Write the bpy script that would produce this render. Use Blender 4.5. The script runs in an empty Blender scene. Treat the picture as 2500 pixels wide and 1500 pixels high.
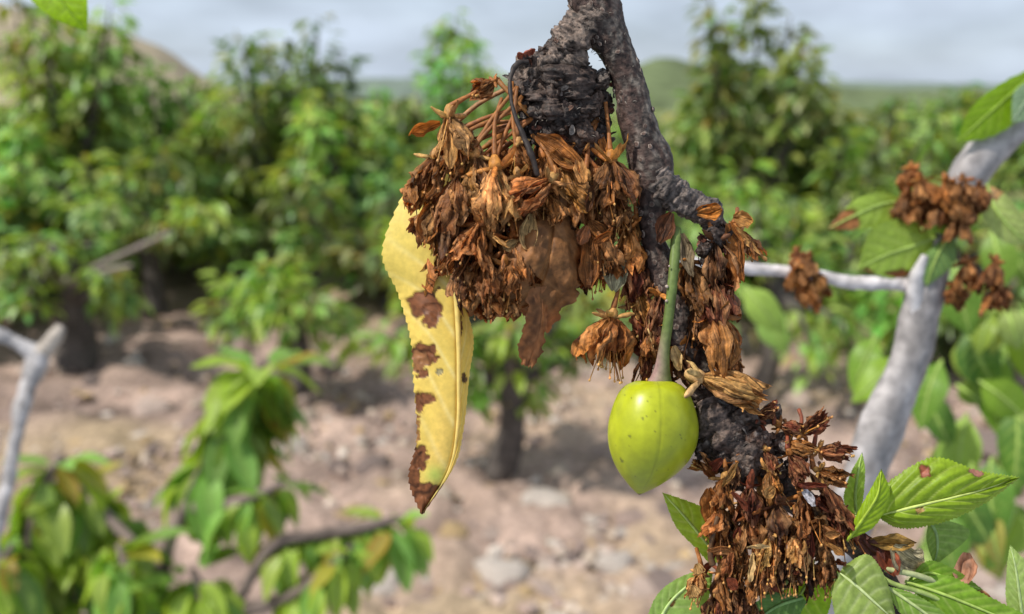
import bpy, bmesh, math, random
import numpy as np
from mathutils import Vector

# ---------------------------------------------------------------- camera, sky, sun, exposure
scene = bpy.context.scene
col = scene.collection
R = math.radians
CAM = np.array([0.0, 0.0, 1.15])
PITCH = R(14.8)
HFOV = R(65.0)
FPX = 1250.0 / math.tan(HFOV / 2)          # focal length in photograph pixels
D0 = 0.135                                  # distance of the sharp branch
cam_d = bpy.data.cameras.new("camera")
cam = bpy.data.objects.new("camera", cam_d)
col.objects.link(cam)
cam.location = CAM
cam.rotation_euler = (R(90) - PITCH, 0, 0)
cam_d.sensor_width = 36.0
cam_d.lens = 18.0 / math.tan(HFOV / 2)
cam_d.clip_start = 0.005
cam_d.clip_end = 2000.0
cam_d.dof.use_dof = True
cam_d.dof.focus_distance = D0 - 0.003
cam_d.dof.aperture_fstop = cam_d.lens / 1.9  # a phone lens: the entrance pupil is about 2 mm
cam_d.dof.aperture_blades = 0
scene.camera = cam

SUN_DIR = Vector((-0.64, -0.30, 0.95)).normalized()    # towards the sun
sun_d = bpy.data.lights.new("sun", 'SUN')
sun_d.energy = 4.6
sun_d.angle = R(1.2)
sun_d.color = (1.0, 0.955, 0.88)
sun = bpy.data.objects.new("sun", sun_d)
col.objects.link(sun)
sun.rotation_euler = SUN_DIR.to_track_quat('Z', 'Y').to_euler()
sun.location = (-3, -2, 6)

world = bpy.data.worlds.new("World")
scene.world = world
world.use_nodes = True
nt = world.node_tree
nt.nodes.clear()
wout = nt.nodes.new('ShaderNodeOutputWorld')
wbg = nt.nodes.new('ShaderNodeBackground')
wbg.inputs['Strength'].default_value = 0.12
sky = nt.nodes.new('ShaderNodeTexSky')
sky.sky_type = 'NISHITA'
sky.sun_disc = False
sky.sun_elevation = math.asin(SUN_DIR.z)
sky.sun_rotation = math.atan2(SUN_DIR.x, SUN_DIR.y)
sky.air_density = 1.0
sky.dust_density = 2.0
tc = nt.nodes.new('ShaderNodeTexCoord')
mp = nt.nodes.new('ShaderNodeMapping')
mp.inputs['Scale'].default_value = (2.2, 2.2, 7.0)
mp.inputs['Location'].default_value = (1.3, 0.4, 0.2)
nz = nt.nodes.new('ShaderNodeTexNoise')
nz.inputs['Scale'].default_value = 1.6
nz.inputs['Detail'].default_value = 5.0
nz.inputs['Roughness'].default_value = 0.5
rp = nt.nodes.new('ShaderNodeValToRGB')
rp.color_ramp.elements[0].position = 0.34
rp.color_ramp.elements[0].color = (0.62, 0.62, 0.62, 1)
rp.color_ramp.elements[1].position = 0.66
rp.color_ramp.elements[1].color = (0.97, 0.97, 0.97, 1)
mx = nt.nodes.new('ShaderNodeMixRGB')
mx.inputs['Color2'].default_value = (5.3, 6.1, 7.25, 1)     # thin high cloud veil
nt.links.new(tc.outputs['Generated'], mp.inputs['Vector'])
nt.links.new(mp.outputs['Vector'], nz.inputs['Vector'])
nt.links.new(nz.outputs['Fac'], rp.inputs['Fac'])
nt.links.new(rp.outputs['Color'], mx.inputs['Fac'])
nt.links.new(sky.outputs['Color'], mx.inputs['Color1'])
nz2 = nt.nodes.new('ShaderNodeTexNoise')
nz2.inputs['Scale'].default_value = 3.4
nz2.inputs['Detail'].default_value = 6.0
mr2 = nt.nodes.new('ShaderNodeMapRange')
mr2.inputs['From Min'].default_value = 0.3
mr2.inputs['From Max'].default_value = 0.7
mr2.inputs['To Min'].default_value = 0.84
mr2.inputs['To Max'].default_value = 1.16
sc2 = nt.nodes.new('ShaderNodeVectorMath')
sc2.operation = 'SCALE'
nt.links.new(mp.outputs['Vector'], nz2.inputs['Vector'])
nt.links.new(nz2.outputs['Fac'], mr2.inputs['Value'])
nt.links.new(mx.outputs['Color'], sc2.inputs[0])
nt.links.new(mr2.outputs['Result'], sc2.inputs['Scale'])
nt.links.new(sc2.outputs['Vector'], wbg.inputs['Color'])
nt.links.new(wbg.outputs['Background'], wout.inputs['Surface'])

vs = scene.view_settings
vs.view_transform = 'Standard'
vs.look = 'None'
vs.gamma = 1.0
vs.exposure = 0.0
vs.use_curve_mapping = False
scene.cycles.use_denoising = True
try:
    scene.cycles.denoiser = 'OPENIMAGEDENOISE'
except Exception:
    pass
scene.cycles.max_bounces = 8
scene.cycles.transparent_max_bounces = 8
scene.cycles.sample_clamp_indirect = 8.0

rng = random.Random(7)
_fw = np.array([0, math.cos(PITCH), -math.sin(PITCH)])
_up = np.array([0, math.sin(PITCH), math.cos(PITCH)])
_rt = np.array([1.0, 0, 0])


def W(p, D=D0):
    """layout points (x right, y down, z towards the viewer, all in photo pixels at distance D) -> world metres"""
    p = np.asarray(p, float)
    d = D - p[..., 2] * D / FPX
    x = (p[..., 0] - 1250) / FPX
    y = (750 - p[..., 1]) / FPX
    return CAM + d[..., None] * (_fw + x[..., None] * _rt + y[..., None] * _up)


def ground_at(px, py):
    """the spot of level ground that the photograph shows at a pixel"""
    v = _fw + (px - 1250) / FPX * _rt + (750 - py) / FPX * _up
    return CAM + v * (CAM[2] / -v[2])


# ---------------------------------------------------------------- helpers: noise, meshes, objects
def _hash(ix, iy, iz, seed):
    h = (ix * 374761393 + iy * 668265263 + iz * 2147483647 + seed * 1274126177) & 0xffffffff
    h = ((h ^ (h >> 13)) * 1274126177) & 0xffffffff
    h = h ^ (h >> 16)
    return (h & 0xffff) / 32767.5 - 1.0


def vnoise(p, seed=0):
    p = np.asarray(p, float)
    i = np.floor(p).astype(np.int64)
    f = p - i
    f = f * f * (3 - 2 * f)
    r = 0.0
    for dx in (0, 1):
        wx = f[..., 0] if dx else 1 - f[..., 0]
        for dy in (0, 1):
            wy = f[..., 1] if dy else 1 - f[..., 1]
            for dz in (0, 1):
                wz = f[..., 2] if dz else 1 - f[..., 2]
                r = r + wx * wy * wz * _hash(i[..., 0] + dx, i[..., 1] + dy, i[..., 2] + dz, seed)
    return r


def fbm(p, seed=0, oct=3, gain=0.5):
    p = np.asarray(p, float)
    a, r = 1.0, 0.0
    for o in range(oct):
        r = r + a * vnoise(p * (2.03 ** o), seed + 17 * o)
        a *= gain
    return r


def catmull(pts, n):
    pts = np.asarray(pts, float)
    k = len(pts)
    if k == 2:
        t = np.linspace(0, 1, n)[:, None]
        return pts[0] * (1 - t) + pts[1] * t
    ext = np.vstack([2 * pts[0] - pts[1], pts, 2 * pts[-1] - pts[-2]])
    t = np.linspace(0, k - 1 - 1e-9, n)
    i = np.floor(t).astype(int)
    f = (t - i)[:, None]
    p0, p1, p2, p3 = ext[i], ext[i + 1], ext[i + 2], ext[i + 3]
    return 0.5 * (2 * p1 + (p2 - p0) * f + (2 * p0 - 5 * p1 + 4 * p2 - p3) * f * f + (3 * p1 - p0 - 3 * p2 + p3) * f ** 3)


def norm(v):
    v = np.asarray(v, float)
    return v / (np.linalg.norm(v, axis=-1, keepdims=True) + 1e-12)


def basis(a):
    a = norm(a)
    h = np.array([0, 0, 1.0]) if abs(a[2]) < 0.8 else np.array([1.0, 0, 0])
    e1 = norm(np.cross(a, h))
    return a, e1, np.cross(a, e1)


def grid_faces(nr, nc, wrap=False, off=0):
    m = nc if wrap else nc - 1
    i, j = np.meshgrid(np.arange(nr - 1), np.arange(m), indexing='ij')
    j2 = (j + 1) % nc
    q = np.stack([i * nc + j, i * nc + j2, (i + 1) * nc + j2, (i + 1) * nc + j], -1).reshape(-1, 4) + off
    return q.tolist()


def join(parts):
    V, F, U, C, o = [], [], [], [], 0
    for v, f, u, c in parts:
        V.append(v)
        F += [[k + o for k in q] for q in f]
        U.append(u)
        C.append(c)
        o += len(v)
    return np.vstack(V), F, np.vstack(U), np.vstack(C)


def make_mesh(name, V, F, UV=None, C=None, mat=None, smooth=True):
    me = bpy.data.meshes.new(name)
    me.from_pydata(np.asarray(V, float).tolist(), [], F if isinstance(F, list) else F.tolist())
    n = len(me.vertices)
    if C is not None:
        ca = me.color_attributes.new("Col", 'FLOAT_COLOR', 'POINT')
        cc = np.ones((n, 4), np.float32)
        cc[:, :3] = np.clip(C, 0, 1)
        ca.data.foreach_set('color', cc.ravel())
    if UV is not None:
        ul = me.uv_layers.new(name="UVMap")
        li = np.zeros(len(me.loops), np.int32)
        me.loops.foreach_get('vertex_index', li)
        ul.data.foreach_set('uv', np.asarray(UV, np.float32)[li].ravel())
    if smooth:
        me.polygons.foreach_set('use_smooth', np.ones(len(me.polygons), bool))
    if mat:
        me.materials.append(mat)
    me.update()
    return me


WLOC = {}


def obj_from_mesh(name, me, parent=None, loc=(0, 0, 0)):
    """loc is a world position; rotation is added by the caller"""
    o = bpy.data.objects.new(name, me)
    col.objects.link(o)
    loc = np.asarray(loc, float)
    WLOC[o.name] = loc
    if parent is not None:
        o.parent = parent
        o.location = loc - WLOC[parent.name]
    else:
        o.location = loc
    return o


def obj(name, data, mat, parent=None, D=D0, origin=None, px=True, smooth=True):
    """data = (V, F, UV, C); V in layout pixels at distance D (px) or in world metres"""
    V, F, UV, C = data
    V = W(V, D) if px else np.asarray(V, float)
    o = V[0] if origin is None else (W(np.asarray(origin, float), D) if px else np.asarray(origin, float))
    me = make_mesh(name, V - o, F, UV, C, mat, smooth)
    return obj_from_mesh(name, me, parent, o)


def empty(name, loc):
    o = bpy.data.objects.new(name, None)
    o.empty_display_size = 0.01
    col.objects.link(o)
    o.location = loc
    WLOC[o.name] = np.asarray(loc, float)
    return o


def tag(o, label=None, cat=None, group=None, kind=None):
    if label:
        o['label'] = label
    if cat:
        o['category'] = cat
    if group:
        o['group'] = group
    if kind:
        o['kind'] = kind
    return o


# ---------------------------------------------------------------- materials
def new_mat(name):
    m = bpy.data.materials.new(name)
    m.use_nodes = True
    t = m.node_tree
    for n in list(t.nodes):
        if n.type not in ('OUTPUT_MATERIAL', 'BSDF_PRINCIPLED'):
            t.nodes.remove(n)
    b = next(n for n in t.nodes if n.type == 'BSDF_PRINCIPLED')
    out = next(n for n in t.nodes if n.type == 'OUTPUT_MATERIAL')
    return m, t, b, out


def tinted(name, rough=0.6, spec=0.35, transl=0.0, noise_scale=800.0, noise_amt=0.35, bump=0.0, bump_dist=0.0001,
           stripe=None, stripe_amt=0.5, sss=0.0, tcol=(1, 1, 1), detail=4.0, rough_var=0.0):
    """a surface whose own colour is stored per vertex, broken up by grain (and by lengthwise veins along UV when stripe is set)"""
    m, t, b, out = new_mat(name)
    N, L = t.nodes, t.links
    at = N.new('ShaderNodeAttribute')
    at.attribute_name = "Col"
    tcd = N.new('ShaderNodeTexCoord')
    n1 = N.new('ShaderNodeTexNoise')
    n1.inputs['Scale'].default_value = noise_scale
    n1.inputs['Detail'].default_value = detail
    L.new(tcd.outputs['Object'], n1.inputs['Vector'])
    mr = N.new('ShaderNodeMapRange')
    mr.inputs['From Min'].default_value = 0.3
    mr.inputs['From Max'].default_value = 0.7
    mr.inputs['To Min'].default_value = 1 - noise_amt
    mr.inputs['To Max'].default_value = 1 + noise_amt
    L.new(n1.outputs['Fac'], mr.inputs['Value'])
    mul = N.new('ShaderNodeVectorMath')
    mul.operation = 'SCALE'
    L.new(at.outputs['Color'], mul.inputs[0])
    L.new(mr.outputs['Result'], mul.inputs['Scale'])
    colour = mul.outputs['Vector']
    height = n1.outputs['Fac']
    if stripe:
        mpp = N.new('ShaderNodeMapping')
        mpp.inputs['Scale'].default_value = (stripe[0], stripe[1], 1)
        L.new(tcd.outputs['UV'], mpp.inputs['Vector'])
        n2 = N.new('ShaderNodeTexNoise')
        n2.inputs['Scale'].default_value = 1.0
        n2.inputs['Detail'].default_value = 3.0
        n2.inputs['Distortion'].default_value = 0.6
        L.new(mpp.outputs['Vector'], n2.inputs['Vector'])
        m2 = N.new('ShaderNodeMapRange')
        m2.inputs['From Min'].default_value = 0.32
        m2.inputs['From Max'].default_value = 0.68
        m2.inputs['To Min'].default_value = 1 - stripe_amt
        m2.inputs['To Max'].default_value = 1 + stripe_amt * 0.8
        L.new(n2.outputs['Fac'], m2.inputs['Value'])
        mu2 = N.new('ShaderNodeVectorMath')
        mu2.operation = 'SCALE'
        L.new(colour, mu2.inputs[0])
        L.new(m2.outputs['Result'], mu2.inputs['Scale'])
        colour = mu2.outputs['Vector']
        ad = N.new('ShaderNodeMath')
        ad.operation = 'ADD'
        L.new(n1.outputs['Fac'], ad.inputs[0])
        L.new(n2.outputs['Fac'], ad.inputs[1])
        height = ad.outputs['Value']
    L.new(colour, b.inputs['Base Color'])
    b.inputs['Roughness'].default_value = rough
    b.inputs['Specular IOR Level'].default_value = spec
    if rough_var:
        m3 = N.new('ShaderNodeMapRange')
        m3.inputs['To Min'].default_value = rough - rough_var
        m3.inputs['To Max'].default_value = rough + rough_var
        L.new(n1.outputs['Fac'], m3.inputs['Value'])
        L.new(m3.outputs['Result'], b.inputs['Roughness'])
    if sss:
        b.inputs['Subsurface Weight'].default_value = sss
        b.inputs['Subsurface Radius'].default_value = (0.9, 1.0, 0.25)
        b.inputs['Subsurface Scale'].default_value = 0.0012
    if bump:
        bp = N.new('ShaderNodeBump')
        bp.inputs['Strength'].default_value = bump
        bp.inputs['Distance'].default_value = bump_dist
        L.new(height, bp.inputs['Height'])
        L.new(bp.outputs['Normal'], b.inputs['Normal'])
    if transl:
        tr = N.new('ShaderNodeBsdfTranslucent')
        tm = N.new('ShaderNodeVectorMath')
        tm.operation = 'MULTIPLY'
        tm.inputs[1].default_value = tcol
        L.new(colour, tm.inputs[0])
        L.new(tm.outputs['Vector'], tr.inputs['Color'])
        ms = N.new('ShaderNodeMixShader')
        ms.inputs['Fac'].default_value = transl
        L.new(b.outputs['BSDF'], ms.inputs[1])
        L.new(tr.outputs['BSDF'], ms.inputs[2])
        L.new(ms.outputs['Shader'], out.inputs['Surface'])
    return m


M_BARK = tinted("dark_bark", 0.65, 0.25, 0, 1200, 0.75, 1.0, 0.00045, detail=7, rough_var=0.25)
M_BUD = tinted("bud_bark", 0.55, 0.30, 0, 1400, 0.85, 1.0, 0.0005, detail=7, rough_var=0.35)
M_PETAL = tinted("withered_petal", 0.55, 0.30, 0.30, 900, 0.45, 1.0, 0.0005, (11.0, 1.1), 0.7, tcol=(1.25, 0.9, 0.6))
M_SEPAL = tinted("withered_sepal", 0.6, 0.35, 0.12, 1400, 0.4, 0.6, 0.00015, (6.0, 1.2), 0.35)
M_STALK = tinted("withered_stalk", 0.6, 0.35, 0, 1500, 0.35, 0.4, 0.0001)
M_FUZZ = tinted("pale_fuzz", 0.8, 0.2, 0.2, 900, 0.2)
M_DEADLEAF = tinted("dead_leaf", 0.6, 0.3, 0.22, 520, 0.5, 1.0, 0.0006, tcol=(1.2, 0.85, 0.5))
M_LEAF = tinted("green_leaf", 0.45, 0.32, 0.38, 1100, 0.18, 0.35, 0.00012, tcol=(1.3, 1.25, 0.4))
M_YLEAF = tinted("yellow_leaf", 0.5, 0.35, 0.30, 900, 0.10, 0.3, 0.0001, tcol=(1.1, 1.0, 0.6))
M_FRUIT = tinted("unripe_cherry_skin", 0.36, 0.42, 0, 500, 0.14, 0.10, 0.00006, sss=0.35, rough_var=0.12, detail=7)
M_FSTALK = tinted("cherry_stalk_skin", 0.5, 0.25, 0, 1200, 0.2, 0.3, 0.0001)
M_GREYBARK = tinted("grey_bark", 0.6, 0.4, 0, 260, 0.35, 0.6, 0.0004, detail=5)
M_FARLEAF = tinted("orchard_leaf", 0.40, 0.45, 0.40, 25, 0.15, tcol=(1.3, 1.3, 0.45))
M_FARBARK = tinted("orchard_bark", 0.8, 0.2, 0, 40, 0.4, 0.6, 0.004)


# ---------------------------------------------------------------- shape builders (layout pixels)
def tube(path, radii, seg=16, n=40, colour=(0.1, 0.06, 0.04), bumpy=0.0, bfreq=0.02, rings=0.0, ringlen=14.0, seed=0,
         cvar=0.25, cfn=None, cap=True):
    P = catmull(path, n)
    if np.isscalar(radii):
        radii = [radii] * len(path)
    r = catmull([[a, 0, 0] for a in radii], n)[:, 0]
    T = norm(np.gradient(P, axis=0))
    a, e1, e2 = basis(T[0])
    E1 = np.zeros_like(P)
    E1[0] = e1
    for i in range(1, n):
        v = E1[i - 1] - T[i] * np.dot(E1[i - 1], T[i])
        E1[i] = v / np.linalg.norm(v)
    E2 = np.cross(T, E1)
    th = np.linspace(0, 2 * math.pi, seg, endpoint=False)
    dirs = E1[:, None, :] * np.cos(th)[None, :, None] + E2[:, None, :] * np.sin(th)[None, :, None]
    base = P[:, None, :] + dirs * r[:, None, None]
    s = np.concatenate([[0], np.cumsum(np.linalg.norm(np.diff(P, axis=0), axis=1))])
    f = np.ones((n, seg))
    nn = np.zeros((n, seg))
    if bumpy:
        nn = fbm(base * bfreq, seed, 4)
        f = f + bumpy * nn
    rr = np.zeros((n, seg))
    if rings:
        ph = s[:, None] / ringlen + 1.3 * fbm(base * 0.022, seed + 5, 2) + 0.25 * np.sin(th)[None, :]
        fr = ph - np.floor(ph)
        rr = (1 - np.abs(2 * fr - 1)) ** 0.6 - 0.5
        f = f + rings * rr * (0.6 + 0.6 * vnoise(base * 0.03, seed + 9))
    V = P[:, None, :] + dirs * (r[:, None] * f)[..., None]
    c = np.asarray(colour, float)[None, None, :] * (1 + cvar * fbm(base * bfreq * 1.7, seed + 3, 3) + 0.5 * rr * (rings > 0))[..., None]
    if cfn is not None:
        c = cfn(base, dirs, s, c)
    uv = np.stack(np.broadcast_arrays(th[None, :] / (2 * math.pi), (s / max(s[-1], 1e-6))[:, None]), -1)
    V, c, uv = V.reshape(-1, 3), np.broadcast_to(c, base.shape).reshape(-1, 3), uv.reshape(-1, 2)
    F = grid_faces(n, seg, True)
    if cap:
        k = len(V)
        V = np.vstack([V, P[0] - T[0] * r[0] * 0.3, P[-1] + T[-1] * r[-1] * 0.4])
        c = np.vstack([c, c[0], c[-1]])
        uv = np.vstack([uv, [0.5, 0], [0.5, 1]])
        for j in range(seg):
            F.append([k, (j + 1) % seg, j])
            F.append([k + 1, (n - 1) * seg + j, (n - 1) * seg + (j + 1) % seg])
    return V, F, uv, c


_ico = {}


def ico(sub):
    if sub not in _ico:
        bm = bmesh.new()
        bmesh.ops.create_icosphere(bm, subdivisions=sub, radius=1.0)
        _ico[sub] = (np.array([v.co[:] for v in bm.verts]), [[v.index for v in f.verts] for f in bm.faces])
        bm.free()
    return _ico[sub]


def lump(c, rad, seed=0, amp=0.3, freq=1.6, sub=3, colour=(0.03, 0.02, 0.02), tip=(0.2, 0.17, 0.15), tipamt=0.5, axis=None):
    v, F = ico(sub)
    n = fbm(v * freq + seed * 3.7, seed, 4)
    ridge = 1 - np.abs(fbm(v * freq * 1.8 + seed, seed + 4, 3))
    d = 1 + amp * n + amp * 0.45 * ridge
    p = v * d[:, None] * np.asarray(rad, float)
    if axis is not None:
        a, e1, e2 = basis(axis)
        p = p[:, :1] * e1 + p[:, 1:2] * a + p[:, 2:] * e2
    k = np.clip((ridge - 0.72) * 3 + n * 0.6, 0, 1)[:, None] * tipamt
    C = np.asarray(colour) * (1 - k) + np.asarray(tip) * k
    return p + np.asarray(c, float), F, v[:, :2], C


def lantern_petal(c, a, e1, e2, L, Rr, phi0, dphi, seed, colour, flare=0.0, nu=15, nv=20, crumple=0.07):
    """one collapsed petal: leaves the calyx round its rim, bulges, then shrivels to a ragged wrinkled end"""
    rr_ = random.Random(seed * 7 + 1)
    u, v = np.meshgrid(np.linspace(-1, 1, nu), np.linspace(0, 1, nv), indexing='xy')
    endk = rr_.uniform(0.52, 0.92)
    prof = np.sin(math.pi * (0.07 + (endk - 0.07) * v)) ** 0.8
    fl = np.clip(flare + rr_.uniform(-0.15, 0.35), 0, 0.8)
    r = Rr * (prof * (1 - fl) + fl * v * 1.25)
    wf = np.sin(math.pi * (0.06 + rr_.uniform(0.45, 0.8) * v)) ** 0.4
    ph = phi0 + u * dphi * wf + v * rr_.uniform(-0.7, 0.7)
    q = np.stack([u * 1.6 + seed, v * 2.2, np.full_like(u, seed * 1.37)], -1)
    fr = rr_.uniform(7, 12)
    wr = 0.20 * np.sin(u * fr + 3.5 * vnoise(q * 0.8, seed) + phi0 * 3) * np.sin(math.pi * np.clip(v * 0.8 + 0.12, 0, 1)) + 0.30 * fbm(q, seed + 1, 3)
    r = r * (1 + wr)
    ll = L * v * (1 + 0.26 * fbm(q * [2.6, 0.25, 1], seed + 2, 3) - 0.14 * np.abs(u) * v)
    tilt = np.array([rr_.uniform(-1, 1), rr_.uniform(-0.5, 0.5), rr_.uniform(-1, 1)]) * 0.22 * L
    pos = np.asarray(c) + a * ll[..., None] + r[..., None] * (np.cos(ph)[..., None] * e1 + np.sin(ph)[..., None] * e2) + tilt * (v * v)[..., None]
    cr = np.stack([fbm(q * 1.9, seed + 11, 4, 0.6), fbm(q * 1.9, seed + 12, 4, 0.6), fbm(q * 1.9, seed + 13, 4, 0.6)], -1)
    pos = pos + cr * (crumple * 1.35 * L) * (0.25 + 0.75 * v)[..., None]
    k = np.clip(1 + 1.6 * wr + 0.3 * fbm(q * 2.0, seed + 5, 2), 0.28, 1.9)  # tone follows the wrinkles: shade painted into creases, light onto ridges
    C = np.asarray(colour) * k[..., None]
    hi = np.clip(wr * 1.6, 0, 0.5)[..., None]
    C = C * (1 - hi) + np.array([0.56, 0.30, 0.12]) * hi  # highlight colour painted along the raised wrinkles
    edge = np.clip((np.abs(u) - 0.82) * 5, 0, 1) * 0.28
    C = C * (1 - edge[..., None]) + np.array([0.58, 0.33, 0.15]) * edge[..., None]  # pale rims: light caught by the papery edges, painted in
    return pos.reshape(-1, 3), grid_faces(nv, nu), np.stack([u + seed * 0.77, v + seed * 0.31], -1).reshape(-1, 2), C.reshape(-1, 3)


def tongue(c, d, nrm, L, w, seed, colour, curl=0.6, nu=7, nv=12, cup=0.35, crumple=0.05, tipw=0.1, wide=0.5):
    """a free petal or sepal: starts at c, runs along d, bends towards nrm"""
    d = norm(d)
    nrm = norm(np.asarray(nrm, float) - d * np.dot(nrm, d))
    s = np.cross(d, nrm)
    u, v = np.meshgrid(np.linspace(-1, 1, nu), np.linspace(0, 1, nv), indexing='xy')
    an = curl * v
    along = L * np.where(abs(curl) > 1e-3, np.sin(an) / (curl if abs(curl) > 1e-3 else 1), v)
    off = L * np.where(abs(curl) > 1e-3, (1 - np.cos(an)) / (curl if abs(curl) > 1e-3 else 1), 0 * v)
    pw = math.log(0.5) / math.log(wide)
    ww = w * (np.sin(math.pi * np.clip(v, 0, 1) ** pw * 0.94 + 0.06) ** 0.7 * (1 - tipw) + tipw * (1 - v))
    q = np.stack([u * 1.3 + seed * 1.1, v * 2.0, np.full_like(u, seed * 0.73)], -1)
    cupz = cup * ww * u * u
    fold = 0.16 * ww * np.sin(u * 5 + 3 * vnoise(q, seed))
    pos = (np.asarray(c) + d * along[..., None] + nrm * (off + cupz + fold)[..., None] + s * (u * ww)[..., None])
    cr = np.stack([fbm(q * 1.3, seed + 21, 3), fbm(q * 1.3, seed + 22, 3), fbm(q * 1.3, seed + 23, 3)], -1)
    pos = pos + cr * crumple * L * np.clip(v * 3, 0.1, 1)[..., None]
    k = np.clip(1 + 0.35 * fbm(q * 1.6, seed + 31, 3) + 0.15 * (np.abs(u) - 0.5), 0.4, 1.7)
    C = np.asarray(colour) * k[..., None]
    return pos.reshape(-1, 3), grid_faces(nv, nu), np.stack([u + seed * 0.77, v + seed * 0.31], -1).reshape(-1, 2), C.reshape(-1, 3)


PAL = {
    'rust': (0.36, 0.132, 0.028), 'tan': (0.53, 0.270, 0.080), 'dark': (0.12, 0.042, 0.014), 'red': (0.18, 0.044, 0.018),
    'brown': (0.25, 0.092, 0.022), 'straw': (0.60, 0.38, 0.15), 'orange': (0.46, 0.175, 0.034),
}


def jit(c, r, a=0.18):
    k = 1 + r.uniform(-a, a)
    return tuple(max(0, x * k * (1 + r.uniform(-a * 0.3, a * 0.3))) for x in PAL[c] if True) if isinstance(c, str) else tuple(x * k for x in c)


def blossom(pos, axis, L, Rr, pal='brown', seed=1, ped=None, nsep=5, npet=5, sepal_len=0.42, sepal_dir=0.25, stam=10, flare=0.0,
            label=None, group=None, D=D0, sepal_pal=None, ped_r=6.0, light=False, crumple=0.07, name='withered_blossom', stam_len=1.0):
    """a shrivelled cherry flower: stalk, calyx cup, reflexed sepals, petals collapsed into a wrinkled bag, dry stamens"""
    r = random.Random(seed * 101 + 3)
    a, e1, e2 = basis(axis)
    pos = np.asarray(pos, float)
    t = empty(name, W(pos, D))
    tag(t, label, 'blossom', group)
    sp = sepal_pal or pal
    if ped is not None:
        pts = [np.asarray(p, float) for p in ped] + [pos - a * L * 0.22]
        if len(pts) == 2:
            mid = (pts[0] + pts[1]) / 2 + np.array([r.uniform(-8, 8), r.uniform(-10, 0), r.uniform(0, 14)])
            pts = [pts[0], mid, pts[1]]
        obj('pedicel', tube(pts, [ped_r * 0.85] * (len(pts) - 1) + [ped_r * 1.3], 7, 14, jit('brown' if pal != 'red' else 'red', r), 0.12, 0.05, seed=seed), M_STALK, t, D)
    cl = L * 0.26
    cup = tube([pos - a * cl, pos - a * cl * 0.55, pos - a * cl * 0.1, pos + a * cl * 0.18], [L * 0.05, L * 0.115, L * 0.12, L * 0.085], 12, 12,
               jit(sp, r), 0.18, 0.05, seed=seed + 2)
    obj('calyx', cup, M_SEPAL, t, D)
    for k in range(nsep):
        ph = 2 * math.pi * (k + r.uniform(-0.25, 0.25)) / max(nsep, 1) + seed
        rad = np.cos(ph) * e1 + np.sin(ph) * e2
        d = rad + a * (sepal_dir + r.uniform(-0.5, 0.4))
        if r.random() < 0.55:
            sl = L * sepal_len * r.uniform(0.75, 1.15)
            d = norm(d)
            b0 = pos + rad * L * 0.06
            bend = -a * r.uniform(-0.1, 0.35) + np.array([0, r.uniform(-0.15, 0.25), 0])
            w0 = max(4.0, L * 0.045)
            obj('sepal', tube([b0, b0 + d * sl * 0.35 + bend * sl * 0.1, b0 + d * sl * 0.7 + bend * sl * 0.3, b0 + d * sl * 0.97 + bend * sl * 0.6], [w0 * 0.9, w0 * 1.25, w0 * 1.05, w0 * 0.4], 8, 16, jit(sp, r, 0.25), 0.3, 0.06, seed=seed + k, cvar=0.4), M_SEPAL, t, D)
            continue
        s = tongue(pos + rad * L * 0.06, d, -a + 0.3 * rad, L * sepal_len * r.uniform(0.75, 1.2), L * r.uniform(0.065, 0.105), seed * 13 + k,
                   jit(sp, r, 0.3), r.uniform(0.2, 1.3), 6, 10, 0.6, 0.07, 0.25, 0.42)
        obj('sepal', s, M_SEPAL, t, D)
    for k in range(npet):
        ph = 2 * math.pi * (k + r.uniform(-0.2, 0.2)) / max(npet, 1) + seed * 0.7
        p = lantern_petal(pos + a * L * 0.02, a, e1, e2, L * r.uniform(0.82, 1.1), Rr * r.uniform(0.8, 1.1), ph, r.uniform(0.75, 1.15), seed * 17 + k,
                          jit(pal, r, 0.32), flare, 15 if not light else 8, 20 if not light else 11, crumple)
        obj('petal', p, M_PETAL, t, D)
    if stam:
        parts = []
        for k in range(stam):
            ph = r.uniform(0, 6.28)
            rad = np.cos(ph) * e1 + np.sin(ph) * e2
            l = L * r.uniform(0.75, 1.22) * stam_len
            p0 = pos + rad * L * 0.04
            p1 = pos + a * l * 0.5 + rad * L * r.uniform(0.05, 0.3)
            p2 = pos + a * l + rad * L * r.uniform(0.0, 0.42) + np.array([r.uniform(-6, 6), r.uniform(0, 10), 0])
            cc = jit(r.choice(['tan', 'orange', 'brown']), r, 0.3)
            parts.append(tube([p0, p1, p2], [1.9, 1.5, 1.2], 4, 7, cc))
            parts.append(lump(p2, (3.2, 4.0, 3.2), seed + k, 0.2, 1.5, 1, jit('tan', r, 0.4), tipamt=0))
        o = obj('stamen_tuft', join(parts), M_STALK, t, D)
        o['kind'] = 'stuff'
    return t


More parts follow.
